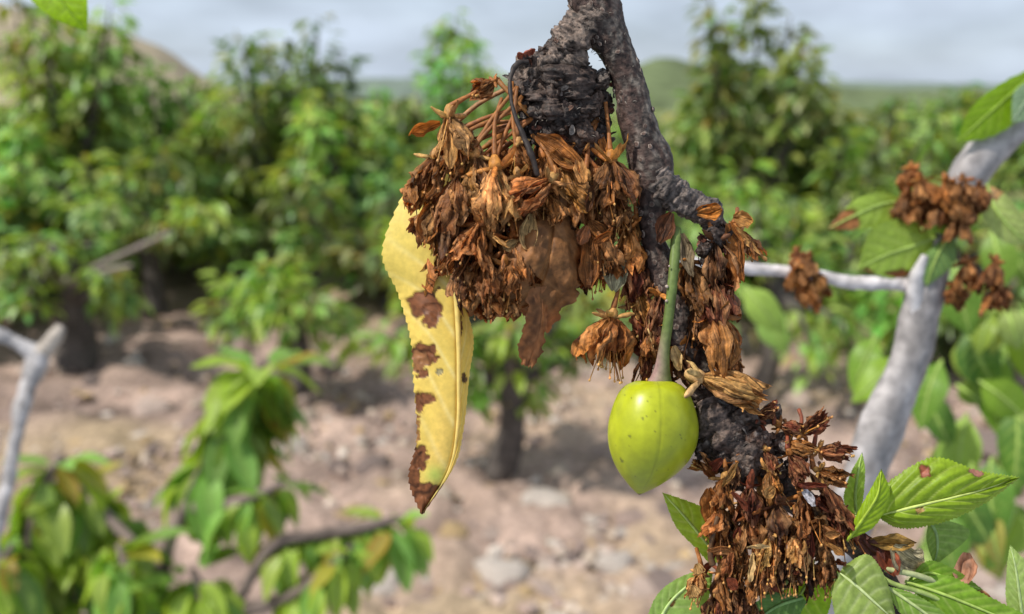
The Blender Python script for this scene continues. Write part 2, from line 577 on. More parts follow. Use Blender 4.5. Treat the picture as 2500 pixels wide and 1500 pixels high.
def leaf_sheet(mid, lft, rgt, nv=90, nu=18, base=(0.13, 0.27, 0.03), vein=(0.3, 0.42, 0.1), nveins=8, quilt=3.0, serr=3.0, teeth=34,
               bulge=0.0, seed=0, spots=(), spot_col=(0.16, 0.055, 0.02), margin=None, vein_w=0.13, slant=0.24, ragged=0.0, cfn=None,
               wav=0.0, holes=(), cvar=0.16, midw=0.045):
    Mi, Lf, Rg = catmull(mid, nv), catmull(lft, nv), catmull(rgt, nv)
    us = np.linspace(-1, 1, 2 * nu + 1)
    v = np.linspace(0, 1, nv)[:, None] * np.ones_like(us)[None, :]
    u = np.ones((nv, 1)) * us[None, :]
    s = np.abs(u)
    side = np.where(u[..., None] < 0, Lf[:, None, :], Rg[:, None, :])
    P = Mi[:, None, :] * (1 - s[..., None]) + side * s[..., None]
    width = np.linalg.norm(side - Mi[:, None, :], axis=-1)
    q = np.stack([u * 1.7 + seed, v * 4.0, np.full_like(u, seed * 0.61)], -1)
    st = 4 * s * (1 - s)
    vv = (v - slant * s ** 1.15 * (0.4 + 0.6 * np.sin(math.pi * np.clip(v, 0, 1)))) * nveins + 0.15 * vnoise(q, seed) + np.where(u < 0, 0.0, 0.35)
    dv = np.abs(vv - np.round(vv))
    vm = np.exp(-(dv / vein_w) ** 2) * np.clip(1.15 - s, 0, 1) ** 0.6
    mm = np.exp(-(s / midw) ** 2)
    P[..., 2] += bulge * st + quilt * (0.5 * np.clip(dv * 2, 0, 1) ** 0.7 * st - 0.7 * mm) + wav * vnoise(q * [1, 1.2, 1], seed + 2) * s
    out = norm(side - Mi[:, None, :])
    saw = (v * teeth) % 1.0
    P = P + out * (serr * (saw - 0.4) * s ** 10)[..., None]
    if ragged:
        P = P + out * (ragged * fbm(np.stack([u * 0 + np.sign(u) * 3, v * 14, u * 0 + seed], -1), seed + 7, 3) * s ** 6)[..., None]
        P[..., 1] += ragged * fbm(np.stack([u * 5, u * 0, u * 0 + seed], -1), seed + 8, 3) * np.clip((v - 0.85) * 6, 0, 1)
    C = np.asarray(base) * (1 + cvar * fbm(q * 1.4, seed + 3, 3))[..., None]
    k = np.clip(0.75 * vm + mm, 0, 1)[..., None]
    C = C * (1 - k) + np.asarray(vein) * k
    if margin is not None:
        k = (np.clip((s - 0.86) * 7, 0, 1) * 0.8)[..., None]
        C = C * (1 - k) + np.asarray(margin) * k
    if cfn is not None:
        C = cfn(P, u, v, C)
    for (x, y, rx, ry, cs) in spots:
        fq = 1.15 / max(min(rx, ry), 6)
        wq = np.stack([P[..., 0] * fq, P[..., 1] * fq, u * 0 + seed + x], -1)
        dd = np.sqrt(((P[..., 0] - x) / rx) ** 2 + ((P[..., 1] - y) / ry) ** 2) + 0.48 * fbm(wq, seed + 40, 3)
        k = np.clip((1.08 - dd) * 6, 0, 1)[..., None]
        rim = np.exp(-((dd - 1.0) / 0.13) ** 2)[..., None]
        halo = np.exp(-(np.clip(dd - 1.0, 0, 9) / 0.22) ** 2)[..., None] * 0.45
        C = C * (1 - halo) + C * np.array([0.80, 0.62, 0.4]) * halo
        cc = np.asarray(cs if cs is not None else spot_col) * (1 + 0.4 * fbm(wq * 2.3, seed + 50, 2))[..., None]
        C = C * (1 - k) + cc * k
        C = C * (1 - 0.45 * rim)
        P[..., 2] -= (k[..., 0] * 3.0)
    F = grid_faces(nv, 2 * nu + 1)
    V = P.reshape(-1, 3)
    if holes:
        keep = []
        for f in F:
            m = V[f].mean(axis=0)
            ok = True
            for (x, y, rr) in holes:
                w = 1 + 0.3 * math.sin(3 * math.atan2(m[1] - y, m[0] - x) + 1)
                if (m[0] - x) ** 2 + (m[1] - y) ** 2 < (rr * w) ** 2:
                    ok = False
            if ok:
                keep.append(f)
        F = keep
    return V, F, np.stack([u, v], -1).reshape(-1, 2), C.reshape(-1, 3)


# ================================================================ THE SETTING
def at_plane(px, py, Y):
    v = _fw + (px - 1250) / FPX * _rt + (750 - py) / FPX * _up
    return CAM + v * (Y / v[1])


def build_ground():
    nx, ny = 330, 330
    tx = np.linspace(-1, 1, nx)
    ty = np.linspace(0, 1, ny)
    X = 2.9 * tx + 260 * np.sign(tx) * np.abs(tx) ** 9
    Y = 0.3 + 5.2 * ty + 420 * ty ** 9
    gx, gy = np.meshgrid(X, Y, indexing='xy')
    fade = np.clip((9 - np.abs(gy)) / 5, 0, 1) * np.clip((5 - np.abs(gx)) / 2, 0, 1)
    q = np.stack([gx, gy, gx * 0], -1)
    z = 0.034 * fbm(q * 7, 3, 3) + 0.018 * np.abs(fbm(q * 17, 8, 3)) + 0.03 * fbm(q * 1.1, 5, 2)
    z = z * fade - 0.02
    n1, n2, n3 = fbm(q * 1.3, 21, 3), fbm(q * 6, 22, 3), fbm(q * 0.35, 23, 2)
    c = np.array([0.31, 0.225, 0.182]) * (1 + 0.45 * n2)[..., None]
    k = np.clip(n1 * 1.4, 0, 1)[..., None] * 0.7
    c = c * (1 - k) + np.array([0.37, 0.28, 0.165]) * k
    g = np.clip((gy - 4.0) / 3.5 + 0.5 * n3, 0, 1)[..., None] * 0.85
    c = c * (1 - g) + np.array([0.20, 0.235, 0.085]) * g
    V = np.stack([gx, gy, z], -1).reshape(-1, 3)
    m = tinted("orchard_soil", 0.95, 0.1, 0, 45, 0.35, 0.8, 0.01, detail=8)
    o = obj('ground', (V, grid_faces(ny, nx), np.stack([gx, gy], -1).reshape(-1, 2), c.reshape(-1, 3)), m, px=False, origin=(0, 0, 0))
    tag(o, kind='structure')
    # stones and clods lying in the soil
    ms = tinted("soil_stone", 0.9, 0.15, 0, 60, 0.3, 0.7, 0.006, detail=6)
    cols = [(0.48, 0.37, 0.31), (0.34, 0.25, 0.21), (0.48, 0.39, 0.31), (0.42, 0.30, 0.16), (0.22, 0.17, 0.15), (0.52, 0.45, 0.39)]
    metas = []
    for k in range(8):
        v, f = ico(2)
        d = 1 + 0.35 * fbm(v * 1.4 + k * 5, k, 3)
        C = np.ones((len(v), 3)) * cols[k % len(cols)]
        metas.append(make_mesh('stone', v * d[:, None] * [1, 0.85, 0.6], f, v[:, :2], C, ms, False))
    r = random.Random(5)

    def spot():
        p = ground_at(r.uniform(-100, 2600), 740 + 900 * r.random() ** 0.8)
        return p
    for k in range(280):
        p = spot()
        o2 = obj_from_mesh('stone', metas[r.randrange(8)], o, (p[0], p[1], -0.012))
        s = r.choice([0.02, 0.026, 0.034, 0.045, 0.06, 0.075]) * r.uniform(0.8, 1.3)
        o2.scale = (s, s, s * r.uniform(0.7, 1.1))
        o2.rotation_euler = (r.uniform(-0.3, 0.3), r.uniform(-0.3, 0.3), r.uniform(0, 6.28))
    parts = []
    v, f = ico(1)
    for k in range(5200):
        p = spot()
        s = 0.006 + 0.020 * r.random() ** 2
        d = 1 + 0.3 * np.sin(v @ np.array([r.uniform(-4, 4), r.uniform(-4, 4), r.uniform(-4, 4)]))
        cc = np.array(cols[r.randrange(6)]) * r.uniform(0.7, 1.15)
        parts.append((v * d[:, None] * [s, s, s * 0.7] + [p[0], p[1], -0.012], f, v[:, :2], np.ones((len(v), 3)) * cc))
    gr = obj('gravel', join(parts), ms, o, px=False, origin=(0, 0, 0), smooth=False)
    gr['kind'] = 'stuff'


build_ground()


def build_hills():
    r = random.Random(2)

    def ridge(name, pts, Y, depth, colr, seed, mat):
        n = 90
        top = catmull([[a, b, 0] for a, b in pts], n)
        rows = []
        for f, hk in ((0.0, 0.0), (0.35, 0.45), (0.7, 0.85), (1.0, 1.0), (1.6, 0.7), (2.6, 0.0)):
            P = np.array([at_plane(t[0], t[1], Y + depth * f) for t in top])
            h = np.array([at_plane(t[0], t[1], Y + depth)[2] for t in top])
            P[:, 2] = -0.3 + (h + 0.3) * hk + 0.25 * fbm(np.stack([P[:, 0] * 0.25, P[:, 1] * 0.2, P[:, 0] * 0], -1), seed, 3) * (hk > 0)
            rows.append(P)
        V = np.array(rows).reshape(-1, 3)
        c = np.array(colr) * (1 + 0.3 * fbm(V * 0.15, seed + 1, 3))[:, None]
        o = obj(name, (V, grid_faces(6, n), V[:, :2], c), mat, px=False, origin=V[0])
        return tag(o, kind='structure')
    m = tinted("far_slope", 0.95, 0.1, 0, 0.6, 0.3)
    ridge('hill', [(-500, 20), (-100, 10), (150, 40), (250, 62), (330, 92), (420, 132), (500, 190), (600, 236)], 55, 40, (0.30, 0.25, 0.17), 3, m)
    ridge('wooded_hill', [(1350, 236), (1480, 190), (1590, 146), (1700, 150), (1790, 165), (1880, 178), (1980, 200), (2200, 214), (2900, 222), (3400, 236)], 60, 30,
          (0.12, 0.15, 0.07), 4, m)
    ridge('far_hill', [(-900, 214), (200, 206), (700, 196), (1000, 190), (1400, 200), (1900, 196), (2500, 206), (3500, 214)], 150, 60, (0.16, 0.20, 0.16), 5, m)


build_hills()


# ---------------------------------------------------------------- orchard trees
LT = np.array([[0, 0, 0], [-0.42, 0.3, 0.10], [0, 0.3, -0.02], [0.42, 0.3, 0.10], [-0.36, 0.65, 0.02], [0, 0.65, -0.08], [0.36, 0.65, 0.02], [0, 1.0, -0.2]])
LF = [[0, 2, 1], [0, 3, 2], [1, 2, 5, 4], [2, 3, 6, 5], [4, 5, 7], [5, 6, 7]]


def leaf_cloud(B, Dr, Nr, Ln, Wd, Cl):
    Dr = norm(Dr)
    Nr = norm(Nr - Dr * np.sum(Nr * Dr, -1, keepdims=True))
    S = np.cross(Dr, Nr)
    n = len(B)
    V = (B[:, None, :] + S[:, None, :] * (LT[None, :, 0] * Wd[:, None])[..., None] + Dr[:, None, :] * (LT[None, :, 1] * Ln[:, None])[..., None]
         + Nr[:, None, :] * (LT[None, :, 2] * Ln[:, None])[..., None]).reshape(-1, 3)
    F = []
    for k in range(n):
        o = 8 * k
        F += [[a + o for a in f] for f in LF]
    C = np.repeat(Cl, 8, axis=0)
    U = np.tile(LT[:, :2], (n, 1))
    return V, F, U, C


def leaf_tint(r, warm=0.0):
    x = r.random()
    if x < 0.016 + warm:
        return np.array([0.40, 0.37, 0.06]) * r.uniform(0.7, 1.1)
    g = r.uniform(0.65, 1.25)
    return np.array([0.225 + r.uniform(-0.05, 0.07), 0.345, 0.095]) * g


# leaf meshes for the trees whose leaves can be told apart
def curved_leaf(seed, colour):
    r = random.Random(seed)
    bend = r.uniform(0.2, 0.9)
    nu, nv = 5, 8
    u, v = np.meshgrid(np.linspace(-1, 1, nu), np.linspace(0, 1, nv), indexing='xy')
    w = 0.205 * np.sin(math.pi * v ** 0.8) ** 0.8 + 0.004
    an = bend * v
    y = np.sin(an) / bend
    z = -(1 - np.cos(an)) / bend + 0.45 * w * np.abs(u) + 0.02 * np.sin(9 * v + seed)
    V = np.stack([u * w, y, z], -1).reshape(-1, 3)
    C = np.ones((nu * nv, 3)) * colour
    mid = np.exp(-(u.reshape(-1) / 0.3) ** 2)[:, None] * 0.35
    C = C * (1 - mid) + np.array([0.26, 0.36, 0.09]) * mid
    return make_mesh('leaf', V, grid_faces(nv, nu), np.stack([u, v], -1).reshape(-1, 2), C, M_FARLEAF)


_r = random.Random(77)
LEAF_MESHES = [curved_leaf(k, leaf_tint(_r) * [1.15, 1.2, 0.8]) for k in range(14)] + [curved_leaf(50, (0.42, 0.36, 0.05)), curved_leaf(51, (0.36, 0.24, 0.04))]
LEAF_MESHES += [curved_leaf(60 + k, (0.36, 0.50, 0.055)) for k in range(4)]


def rot_from(d, nrm):
    from mathutils import Matrix
    d = norm(d)
    nrm = norm(np.asarray(nrm) - d * np.dot(nrm, d))
    s = np.cross(d, nrm)
    return Matrix(((s[0], d[0], nrm[0]), (s[1], d[1], nrm[1]), (s[2], d[2], nrm[2]))).to_quaternion()


def put_leaf(parent, p, d, nrm, L, r, warm=False):
    me = LEAF_MESHES[r.choice([14, 15]) if (warm or r.random() < 0.03) else r.choice(list(range(14)) + [16, 17, 18, 19] * 2)]
    o = obj_from_mesh('leaf', me, parent, p)
    o.rotation_mode = 'QUATERNION'
    o.rotation_quaternion = rot_from(d, nrm)
    o.scale = (L, L, L)
    return o


BARKC = (0.10, 0.085, 0.075)


def wtube(path, radii, seg=8, n=14, colour=BARKC, seed=0, bumpy=0.12, bf=12.0):
    return tube(path, radii, seg, n, colour, bumpy, bf, seed=seed, cvar=0.35)


def orchard_tree(label, base, tips, seed, leaf=0.115, per=55, droop=0.7, trunk_r=0.045, fork=0.24, single=0, group='cherry trees of the orchard rows',
                 tuft=0.15, start=0.35, name='cherry_tree', dens=1.45):
    """open, low-pruned tree: short trunk, one limb to each tip, leaves hanging round the upper part of the limbs"""
    r = random.Random(seed)
    base = np.array([base[0], base[1], -0.02])
    t = empty(name, base)
    tag(t, label, 'tree', group)
    fk = base + [r.uniform(-0.05, 0.05), r.uniform(-0.05, 0.05), fork]
    obj('trunk', wtube([base, base + (fk - base) * 0.5 + [0.02, 0, 0], fk + [0, 0, 0.03]], [trunk_r * 1.3, trunk_r, trunk_r * 0.95], 10, 12, seed=seed), M_FARBARK, t, px=False)
    B, Dr, Nr, Ln, Wd, Cl = [], [], [], [], [], []
    near = []
    for tip in tips:
        tip = np.asarray(tip, float)
        out = tip - fk
        ctrl = fk + out * 0.55 + np.array([out[0] * 0.12, out[1] * 0.12, r.uniform(-0.05, 0.12)])
        path = [fk, ctrl, tip]
        lr = trunk_r * 0.5
        ltint = np.array([r.uniform(0.85, 1.35), r.uniform(0.9, 1.25), r.uniform(0.8, 1.4)]) * r.choice([0.55, 0.75, 1.0, 1.2, 1.4])
        limb = obj('limb', wtube(path, [lr, lr * 0.6, lr * 0.16], 7, 12, seed=seed + len(near)), M_FARBARK, t, px=False)
        pts = catmull(path, 40)
        for k in range(int(per * dens)):
            f = start + (1 - start) * r.random() ** 0.75
            p = pts[min(39, int(f * 39))]
            a = r.uniform(0, 6.283)
            rad = np.array([math.cos(a), math.sin(a), 0])
            off = rad * tuft * r.random() ** 0.6 * (1.15 - 0.5 * f) + np.array([0, 0, r.uniform(-0.5, 0.35) * tuft])
            q = p + off
            d = rad * r.uniform(0.4, 1.0) + np.array([0, 0, r.uniform(-1.3, 0.25) * droop]) + 0.3 * norm(out) * r.random()
            nn = np.array([rad[0] * 0.7, rad[1] * 0.7, 1.0]) + np.array([r.uniform(-0.4, 0.4) for _ in range(3)])
            L = leaf * r.uniform(0.65, 1.25)
            if len(near) < single and (k % 2 == 0):
                near.append(1)
                put_leaf(limb, q, d, nn, L, r)
            else:
                B.append(q); Dr.append(d); Nr.append(nn); Ln.append(L); Wd.append(L * r.uniform(0.42, 0.6)); Cl.append(leaf_tint(r) * ltint)
    if B:
        o = obj('crown', leaf_cloud(np.array(B), np.array(Dr), np.array(Nr), np.array(Ln), np.array(Wd), np.array(Cl)), M_FARLEAF, t, px=False, origin=fk)
        o['kind'] = 'stuff'
    return t


def tips_px(lst, Y, dy=0.25, seed=0):
    r = random.Random(seed)
    return [at_plane(x, y, Y + r.uniform(-dy, dy)) for x, y in lst]


def around(px, Y, h, spread, n, seed):
    """n limb tips spread over a tree that stands at picture column px, Y metres off"""
    r = random.Random(seed)
    c = at_plane(px, 300, Y)
    out = []
    for k in range(n):
        a = r.uniform(0, 6.283)
        q = r.random() ** 0.6
        out.append(np.array([c[0] + math.cos(a) * spread * q, Y + math.sin(a) * spread * q, h * r.uniform(0.14, 1.0) * (1.08 - 0.25 * q)]))
    return out


def base_px(px, Y):
    p = at_plane(px, 300, Y)
    return (p[0], Y)


# trees whose crowns stand against the sky
orchard_tree('cherry tree with several blunt leafy tops behind the yellow leaf', base_px(690, 5.2),
             tips_px([(585, 85), (640, 75), (700, 95), (780, 45), (835, 125), (560, 150), (760, 150), (660, 180), (870, 230), (600, 300), (720, 280), (820, 330), (540, 330)], 5.2, 0.3, 1)
             + around(690, 5.3, 1.3, 0.75, 10, 3), 11, per=52, tuft=0.12, start=0.35)
orchard_tree('cherry tree with one narrow leafy spire against the sky behind the withered cluster', base_px(1110, 6.0),
             tips_px([(1075, 70), (1110, 35), (1135, 90), (1060, 130), (1180, 150), (1250, 190), (1010, 230), (960, 250)], 6.0, 0.25, 2)
             + around(1110, 6.0, 1.15, 0.8, 8, 4), 12, per=58, tuft=0.12, start=0.4)
orchard_tree('tallest cherry tree, with leafy shoots arching over a gap of sky', base_px(1880, 4.6),
             tips_px([(1730, -20), (1760, 30), (1780, 100), (1850, -30), (1930, 40), (1960, 90), (1990, 140), (2010, 200), (1900, 150), (1740, 150), (1700, 220), (1670, 290), (1950, 250),
                      (2040, 260), (1880, 300), (1800, 330), (2080, 300)], 4.6, 0.25, 3)
             + around(1850, 4.6, 0.95, 0.6, 8, 5), 13, per=46, tuft=0.11, start=0.4)
orchard_tree('dense dark cherry tree rising in front of the bare hill', base_px(110, 4.8),
             tips_px([(30, -10), (110, 0), (190, 25), (250, 50), (270, 10), (290, 90), (20, 80), (110, 90), (190, 120), (60, 160), (300, 190), (220, 220)], 4.8, 0.3, 4)
             + around(110, 4.8, 1.25, 0.8, 12, 6), 14, per=52, tuft=0.13, start=0.35)
orchard_tree('pale green cherry tree beside the foot of the bare hill', base_px(400, 5.6),
             tips_px([(350, 150), (440, 170), (500, 190), (380, 220), (460, 250), (320, 240), (530, 230)], 5.6, 0.3, 5) + around(400, 5.6, 1.2, 0.85, 12, 7), 15, per=52, tuft=0.12, start=0.35)
# the rows further off
ROW = [(-250, 6.5), (150, 8.0), (520, 7.8), (900, 8.2), (980, 6.4), (1330, 7.0), (1560, 7.6), (1640, 5.6), (2080, 6.8), (2200, 5.4), (2420, 6.4), (2700, 7.0), (2330, 8.6), (1250, 9.4), (700, 9.8),
       (300, 10.5), (1000, 11), (1500, 10.5), (1750, 9.2), (1980, 11), (2200, 10.5), (2500, 10.2), (2800, 9.0), (60, 12), (-300, 9.5), (1640, 4.4), (2060, 4.6), (960, 5.0)]
for i, (px, Y) in enumerate(ROW):
    top = {1560: 1.02, 1750: 1.0, 1640: 0.98, 1980: 1.0}.get(px, 1.22)
    where = ('below the bare hill' if px < 450 else 'behind the tree with blunt leafy tops' if px < 930 else 'behind the large withered cluster' if px < 1450 else 'below the wooded hill' if px < 1800
             else 'behind the tallest cherry tree' if px < 2250 else 'beyond the upper end of the grey bough')
    orchard_tree('green cherry tree in the ' + ('nearer' if Y < 7 else 'middle' if Y < 9 else 'farthest') + ' orchard row ' + where, base_px(px, Y), around(px, Y, top, 1.0, 26, 30 + i), 40 + i, per=34, tuft=0.11, leaf=0.12, start=0.3,
                 group='cherry trees in the far orchard rows')
LOWROW = [(40, 5.3), (250, 5.6), (450, 5.2), (930, 4.4), (1500, 4.0), (1760, 5.2), (2150, 3.9), (1290, 5.6), (-140, 3.9)]
for i, (px, Y) in enumerate(LOWROW):
    where = ['in front of the dense dark tree', 'beside the black-trunked tree', 'in front of the pale green tree', 'behind the yellow leaf', 'behind the main stem of the branch', 'under the tallest cherry tree', 'behind the grey bough',
             'behind the round withered flowers', 'beyond the pale bare twig'][i]
    orchard_tree('low bushy cherry tree ' + where, base_px(px, Y), around(px, Y, 0.86, 0.75, 24, 130 + i), 140 + i, per=34, tuft=0.11, leaf=0.10, start=0.25, fork=0.16, group='low bushy cherry trees')
# mid-distance trees whose leaves can be told apart
g1 = ground_at(190, 885)
t1 = orchard_tree('low cherry tree with a thick black trunk on the bare soil', g1,
             tips_px([(20, 620), (70, 600), (130, 620), (200, 640), (270, 690), (320, 760), (150, 720), (50, 720), (-60, 660), (230, 600), (100, 670)], g1[1], 0.3, 8),
             51, per=42, single=280, tuft=0.10, trunk_r=0.075, fork=0.30, leaf=0.075, start=0.45)
for (pa, pb, pc) in (((150, 690), (260, 640), (415, 568)), ((170, 690), (240, 668), (320, 648))):
    obj('bare_limb', wtube([at_plane(pa[0], pa[1], g1[1] - 0.1), at_plane(pb[0], pb[1], g1[1] - 0.2), at_plane(pc[0], pc[1], g1[1] - 0.3)], [0.016, 0.013, 0.007], 8, 14, (0.26, 0.22, 0.19)), M_FARBARK, t1, px=False)
g2 = ground_at(1215, 1150)
orchard_tree('low cherry tree with a bent dark trunk behind the green cherry', g2,
             tips_px([(1060, 620), (1000, 700), (980, 560), (1150, 640), (1250, 760), (1330, 820), (1400, 760), (1090, 850), (1290, 980), (1130, 960), (1440, 700), (1370, 650), (1480, 800), (940, 820)], g2[1], 0.25, 9),
             52, per=42, single=270, tuft=0.09, trunk_r=0.045, fork=0.33, leaf=0.07, start=0.5)
g3 = ground_at(720, 960)
orchard_tree('bushy cherry tree between the bare soil patches', g3,
             tips_px([(560, 680), (620, 710), (690, 660), (760, 720), (820, 770), (600, 790), (740, 830), (680, 770), (540, 740), (850, 830), (640, 670)], g3[1], 0.3, 10),
             53, per=32, single=260, tuft=0.11, trunk_r=0.04, fork=0.30, leaf=0.075, start=0.4)
g4 = ground_at(1850, 960)
orchard_tree('slender cherry tree with a leaning bare trunk behind the grey twig', g4,
             tips_px([(1760, 520), (1840, 480), (1940, 500), (2010, 600), (1780, 640), (1990, 760), (2080, 840), (1720, 760), (1900, 600), (2060, 700), (1980, 900)], g4[1], 0.3, 11),
             54, per=32, single=260, tuft=0.11, trunk_r=0.035, fork=0.42, leaf=0.075, start=0.4)
g5 = ground_at(380, 760)
orchard_tree('leafy cherry tree behind the low black-trunked one', g5,
             tips_px([(300, 420), (380, 380), (460, 430), (520, 520), (240, 500), (160, 480), (420, 560), (330, 600), (580, 560), (80, 520), (30, 400), (200, 380)], g5[1], 0.35, 12),
             55, per=60, single=0, tuft=0.15, trunk_r=0.05, fork=0.4, leaf=0.085, start=0.35)
g6 = ground_at(2330, 900)
orchard_tree('leafy cherry tree behind the grey bough', g6,
             tips_px([(2150, 560), (2230, 480), (2330, 460), (2430, 520), (2520, 560), (2200, 700), (2330, 740), (2450, 760), (2560, 700), (2120, 780), (2260, 860), (2400, 900)], g6[1], 0.35, 13),
             56, per=60, single=0, tuft=0.13, trunk_r=0.05, fork=0.4, leaf=0.08, start=0.35)


# ---------------------------------------------------------------- leafy shoots of a young tree close by
def young_tree():
    r = random.Random(9)
    D = 1.05
    root = W([360, 1800, 0], D)
    base = np.array([root[0], root[1], -0.02])
    t = empty('young_cherry_tree', base)
    tag(t, 'young cherry tree with drooping glossy leaves growing low over the soil', 'tree')
    obj('trunk', wtube([base, (base + root) / 2 + [0.01, 0, 0], root], [0.03, 0.026, 0.022], 10, 12, (0.16, 0.13, 0.11)), M_FARBARK, t, px=False)
    shoots = [
        ([(360, 1800, 0), (400, 1400, 30), (450, 1240, 0), (530, 1080, -40), (590, 960, -60), (650, 880, -60)], 130, 175),
        ([(360, 1800, 0), (560, 1500, 60), (660, 1340, 60), (760, 1310, 30), (880, 1290, 0), (985, 1265, -30)], 84, 130),
        ([(360, 1800, 0), (160, 1600, 40), (70, 1400, 40), (90, 1230, 0), (150, 1110, -30)], 84, 150),
        ([(360, 1800, 0), (330, 1560, 80), (320, 1420, 90), (290, 1330, 80)], 80, 140),
        ([(360, 1800, 0), (480, 1600, 120), (500, 1480, 110), (470, 1390, 90)], 70, 140),
        ([(360, 1800, 0), (220, 1600, -60), (180, 1450, -80), (200, 1300, -80)], 70, 140),
    ]
    shoots += [
        ([(360, 1800, 0), (20, 1560, 120), (-20, 1440, 120), (30, 1330, 100)], 50, 140),
        ([(400, 1400, 30), (330, 1330, -20), (250, 1250, -60), (180, 1180, -80)], 44, 130),
        ([(450, 1240, 0), (560, 1230, 30), (620, 1210, 30), (690, 1180, 20)], 36, 120),
        ([(560, 1500, 60), (700, 1460, 90), (790, 1400, 80), (860, 1330, 60)], 44, 130),
    ]
    for si, (pts, n, ln) in enumerate(shoots):
        P = np.array([W(p, D) for p in pts])
        br = obj('branch', wtube(list(P), [0.012] + [0.008] * (len(P) - 2) + [0.004], 8, 26, (0.17, 0.13, 0.11)), M_FARBARK, t, px=False)
        C = catmull(P, 60)
        for k in range(n):
            f = 0.46 + 0.54 * (k + r.random()) / n
            p = C[min(59, int(f * 59))]
            a = r.uniform(0, 6.283)
            rad = np.array([math.cos(a), math.sin(a) * 0.8, 0])
            d = rad * r.uniform(0.3, 0.75) + np.array([0, 0, r.uniform(-1.3, -0.25)])
            if f > 0.95:
                d = rad * 0.6 + np.array([0, 0, r.uniform(-0.6, 0.5)])
            nn = np.array([rad[0] * 0.9, rad[1] * 0.9, 0.9])
            L = ln / FPX * D * r.uniform(0.65, 1.1)
            q = p + norm(rad + [0, 0, -0.3]) * r.uniform(0.006, 0.03)
            put_leaf(br, q, d, nn, L, r, warm=(k % 37 == 5))


young_tree()


def bare_twig():
    D = 0.62
    t = empty('bare_twig', W([-120, 1560, 0], D))
    tag(t, 'pale grey bare twig forking into two stubs above the soil', 'twig')
    c = (0.37, 0.345, 0.335)
    obj('stem', tube([(-120, 1560, -20), (-40, 1380, 0), (10, 1210, 0), (35, 1090, 0), (62, 970, 5), (95, 862, 10)], [27, 25, 22, 20, 22, 30], 14, 80, c, 0.26, 0.022, seed=3, cvar=0.5), M_GREYBARK, t, D)
    obj('fork', tube([(95, 866, 10), (40, 836, 20), (-30, 806, 30), (-120, 770, 40)], [24, 17, 15, 14], 12, 40, c, 0.24, 0.022, seed=4, cvar=0.3), M_GREYBARK, t, D)
    obj('fork', tube([(95, 866, 10), (125, 835, 20), (150, 800, 30)], [26, 22, 15], 12, 20, (0.42, 0.36, 0.30), 0.24, 0.022, seed=5, cvar=0.3), M_GREYBARK, t, D)


bare_twig()


# ================================================================ THE GREY BOUGH BEHIND (about twice as far as the sharp branch)
DB = 0.25


def bough():
    t = empty('cherry_bough', W([2080, 1620, -40], DB))
    tag(t, 'thick pale grey cherry bough carrying young leaves and brown dead flowers', 'bough')

    def grey(base, dirs, s, c):
        k = np.clip(0.5 + 0.5 * fbm(base * 0.012, 4, 3), 0, 1)[..., None]
        return np.array([0.38, 0.35, 0.34]) * (1 - k) + np.array([0.20, 0.18, 0.168]) * k
    obj('stem', tube([(1960, 1640, -40), (2010, 1480, -20), (2058, 1330, 0), (2098, 1200, 0), (2150, 1051, 0), (2218, 889, 0), (2256, 727, 0), (2292, 590, -10), (2350, 450, -20), (2450, 330, -30), (2640, 190, -60)],
                     [60, 58, 56, 55, 53, 51, 49, 45, 46, 44, 38], 20, 120, (0.4, 0.37, 0.36), 0.11, 0.014, 0.04, 40, seed=4, cfn=grey), M_GREYBARK, t, DB)
    obj('side_twig', tube([(2270, 720, 10), (2200, 692, 20), (2080, 690, 30), (1960, 668, 40), (1820, 655, 50), (1700, 640, 60), (1600, 610, 70)], [26, 20, 16, 15, 14.5, 13, 10], 12, 60,
                          (0.50, 0.46, 0.45), 0.14, 0.03, 0.08, 26, seed=6, cvar=0.2), M_GREYBARK, t, DB)
    obj('side_twig', tube([(2240, 760, 20), (2236, 690, 45), (2258, 625, 60)], [26, 22, 10], 12, 24, (0.5, 0.47, 0.46), 0.08, 0.03, seed=7), M_GREYBARK, t, DB)


bough()


def young_leaf(mid, lft, rgt, label, D=DB, base=(0.26, 0.38, 0.06), vein=(0.32, 0.44, 0.10), group=None, name='green_leaf', cat='leaf', petiole=None, mat=None, **kw):
    data = leaf_sheet(mid, lft, rgt, base=base, vein=vein, **kw)
    t = empty(name, W(np.asarray(mid[0], float), D))
    tag(t, label, cat, group)
    obj('leaf_blade', data, mat or M_LEAF, t, D)
    if petiole:
        obj('petiole', tube(petiole, [5.5] * (len(petiole) - 1) + [4.5], 8, 16, (0.30, 0.36, 0.10), 0.05, 0.05), M_FSTALK, t, D)
    # the raised midrib on the underside
    m = catmull(mid, 30)
    obj('midrib', tube([m[0] + [0, 0, 1], m[10] + [0, 0, 1], m[20] + [0, 0, 1], m[28] + [0, 0, 0.5]], [kw.get('rib', 5) if False else 4.5, 4, 3, 1.2], 7, 24,
                       np.array(vein) * 0.95), M_FSTALK, t, D)
    return t


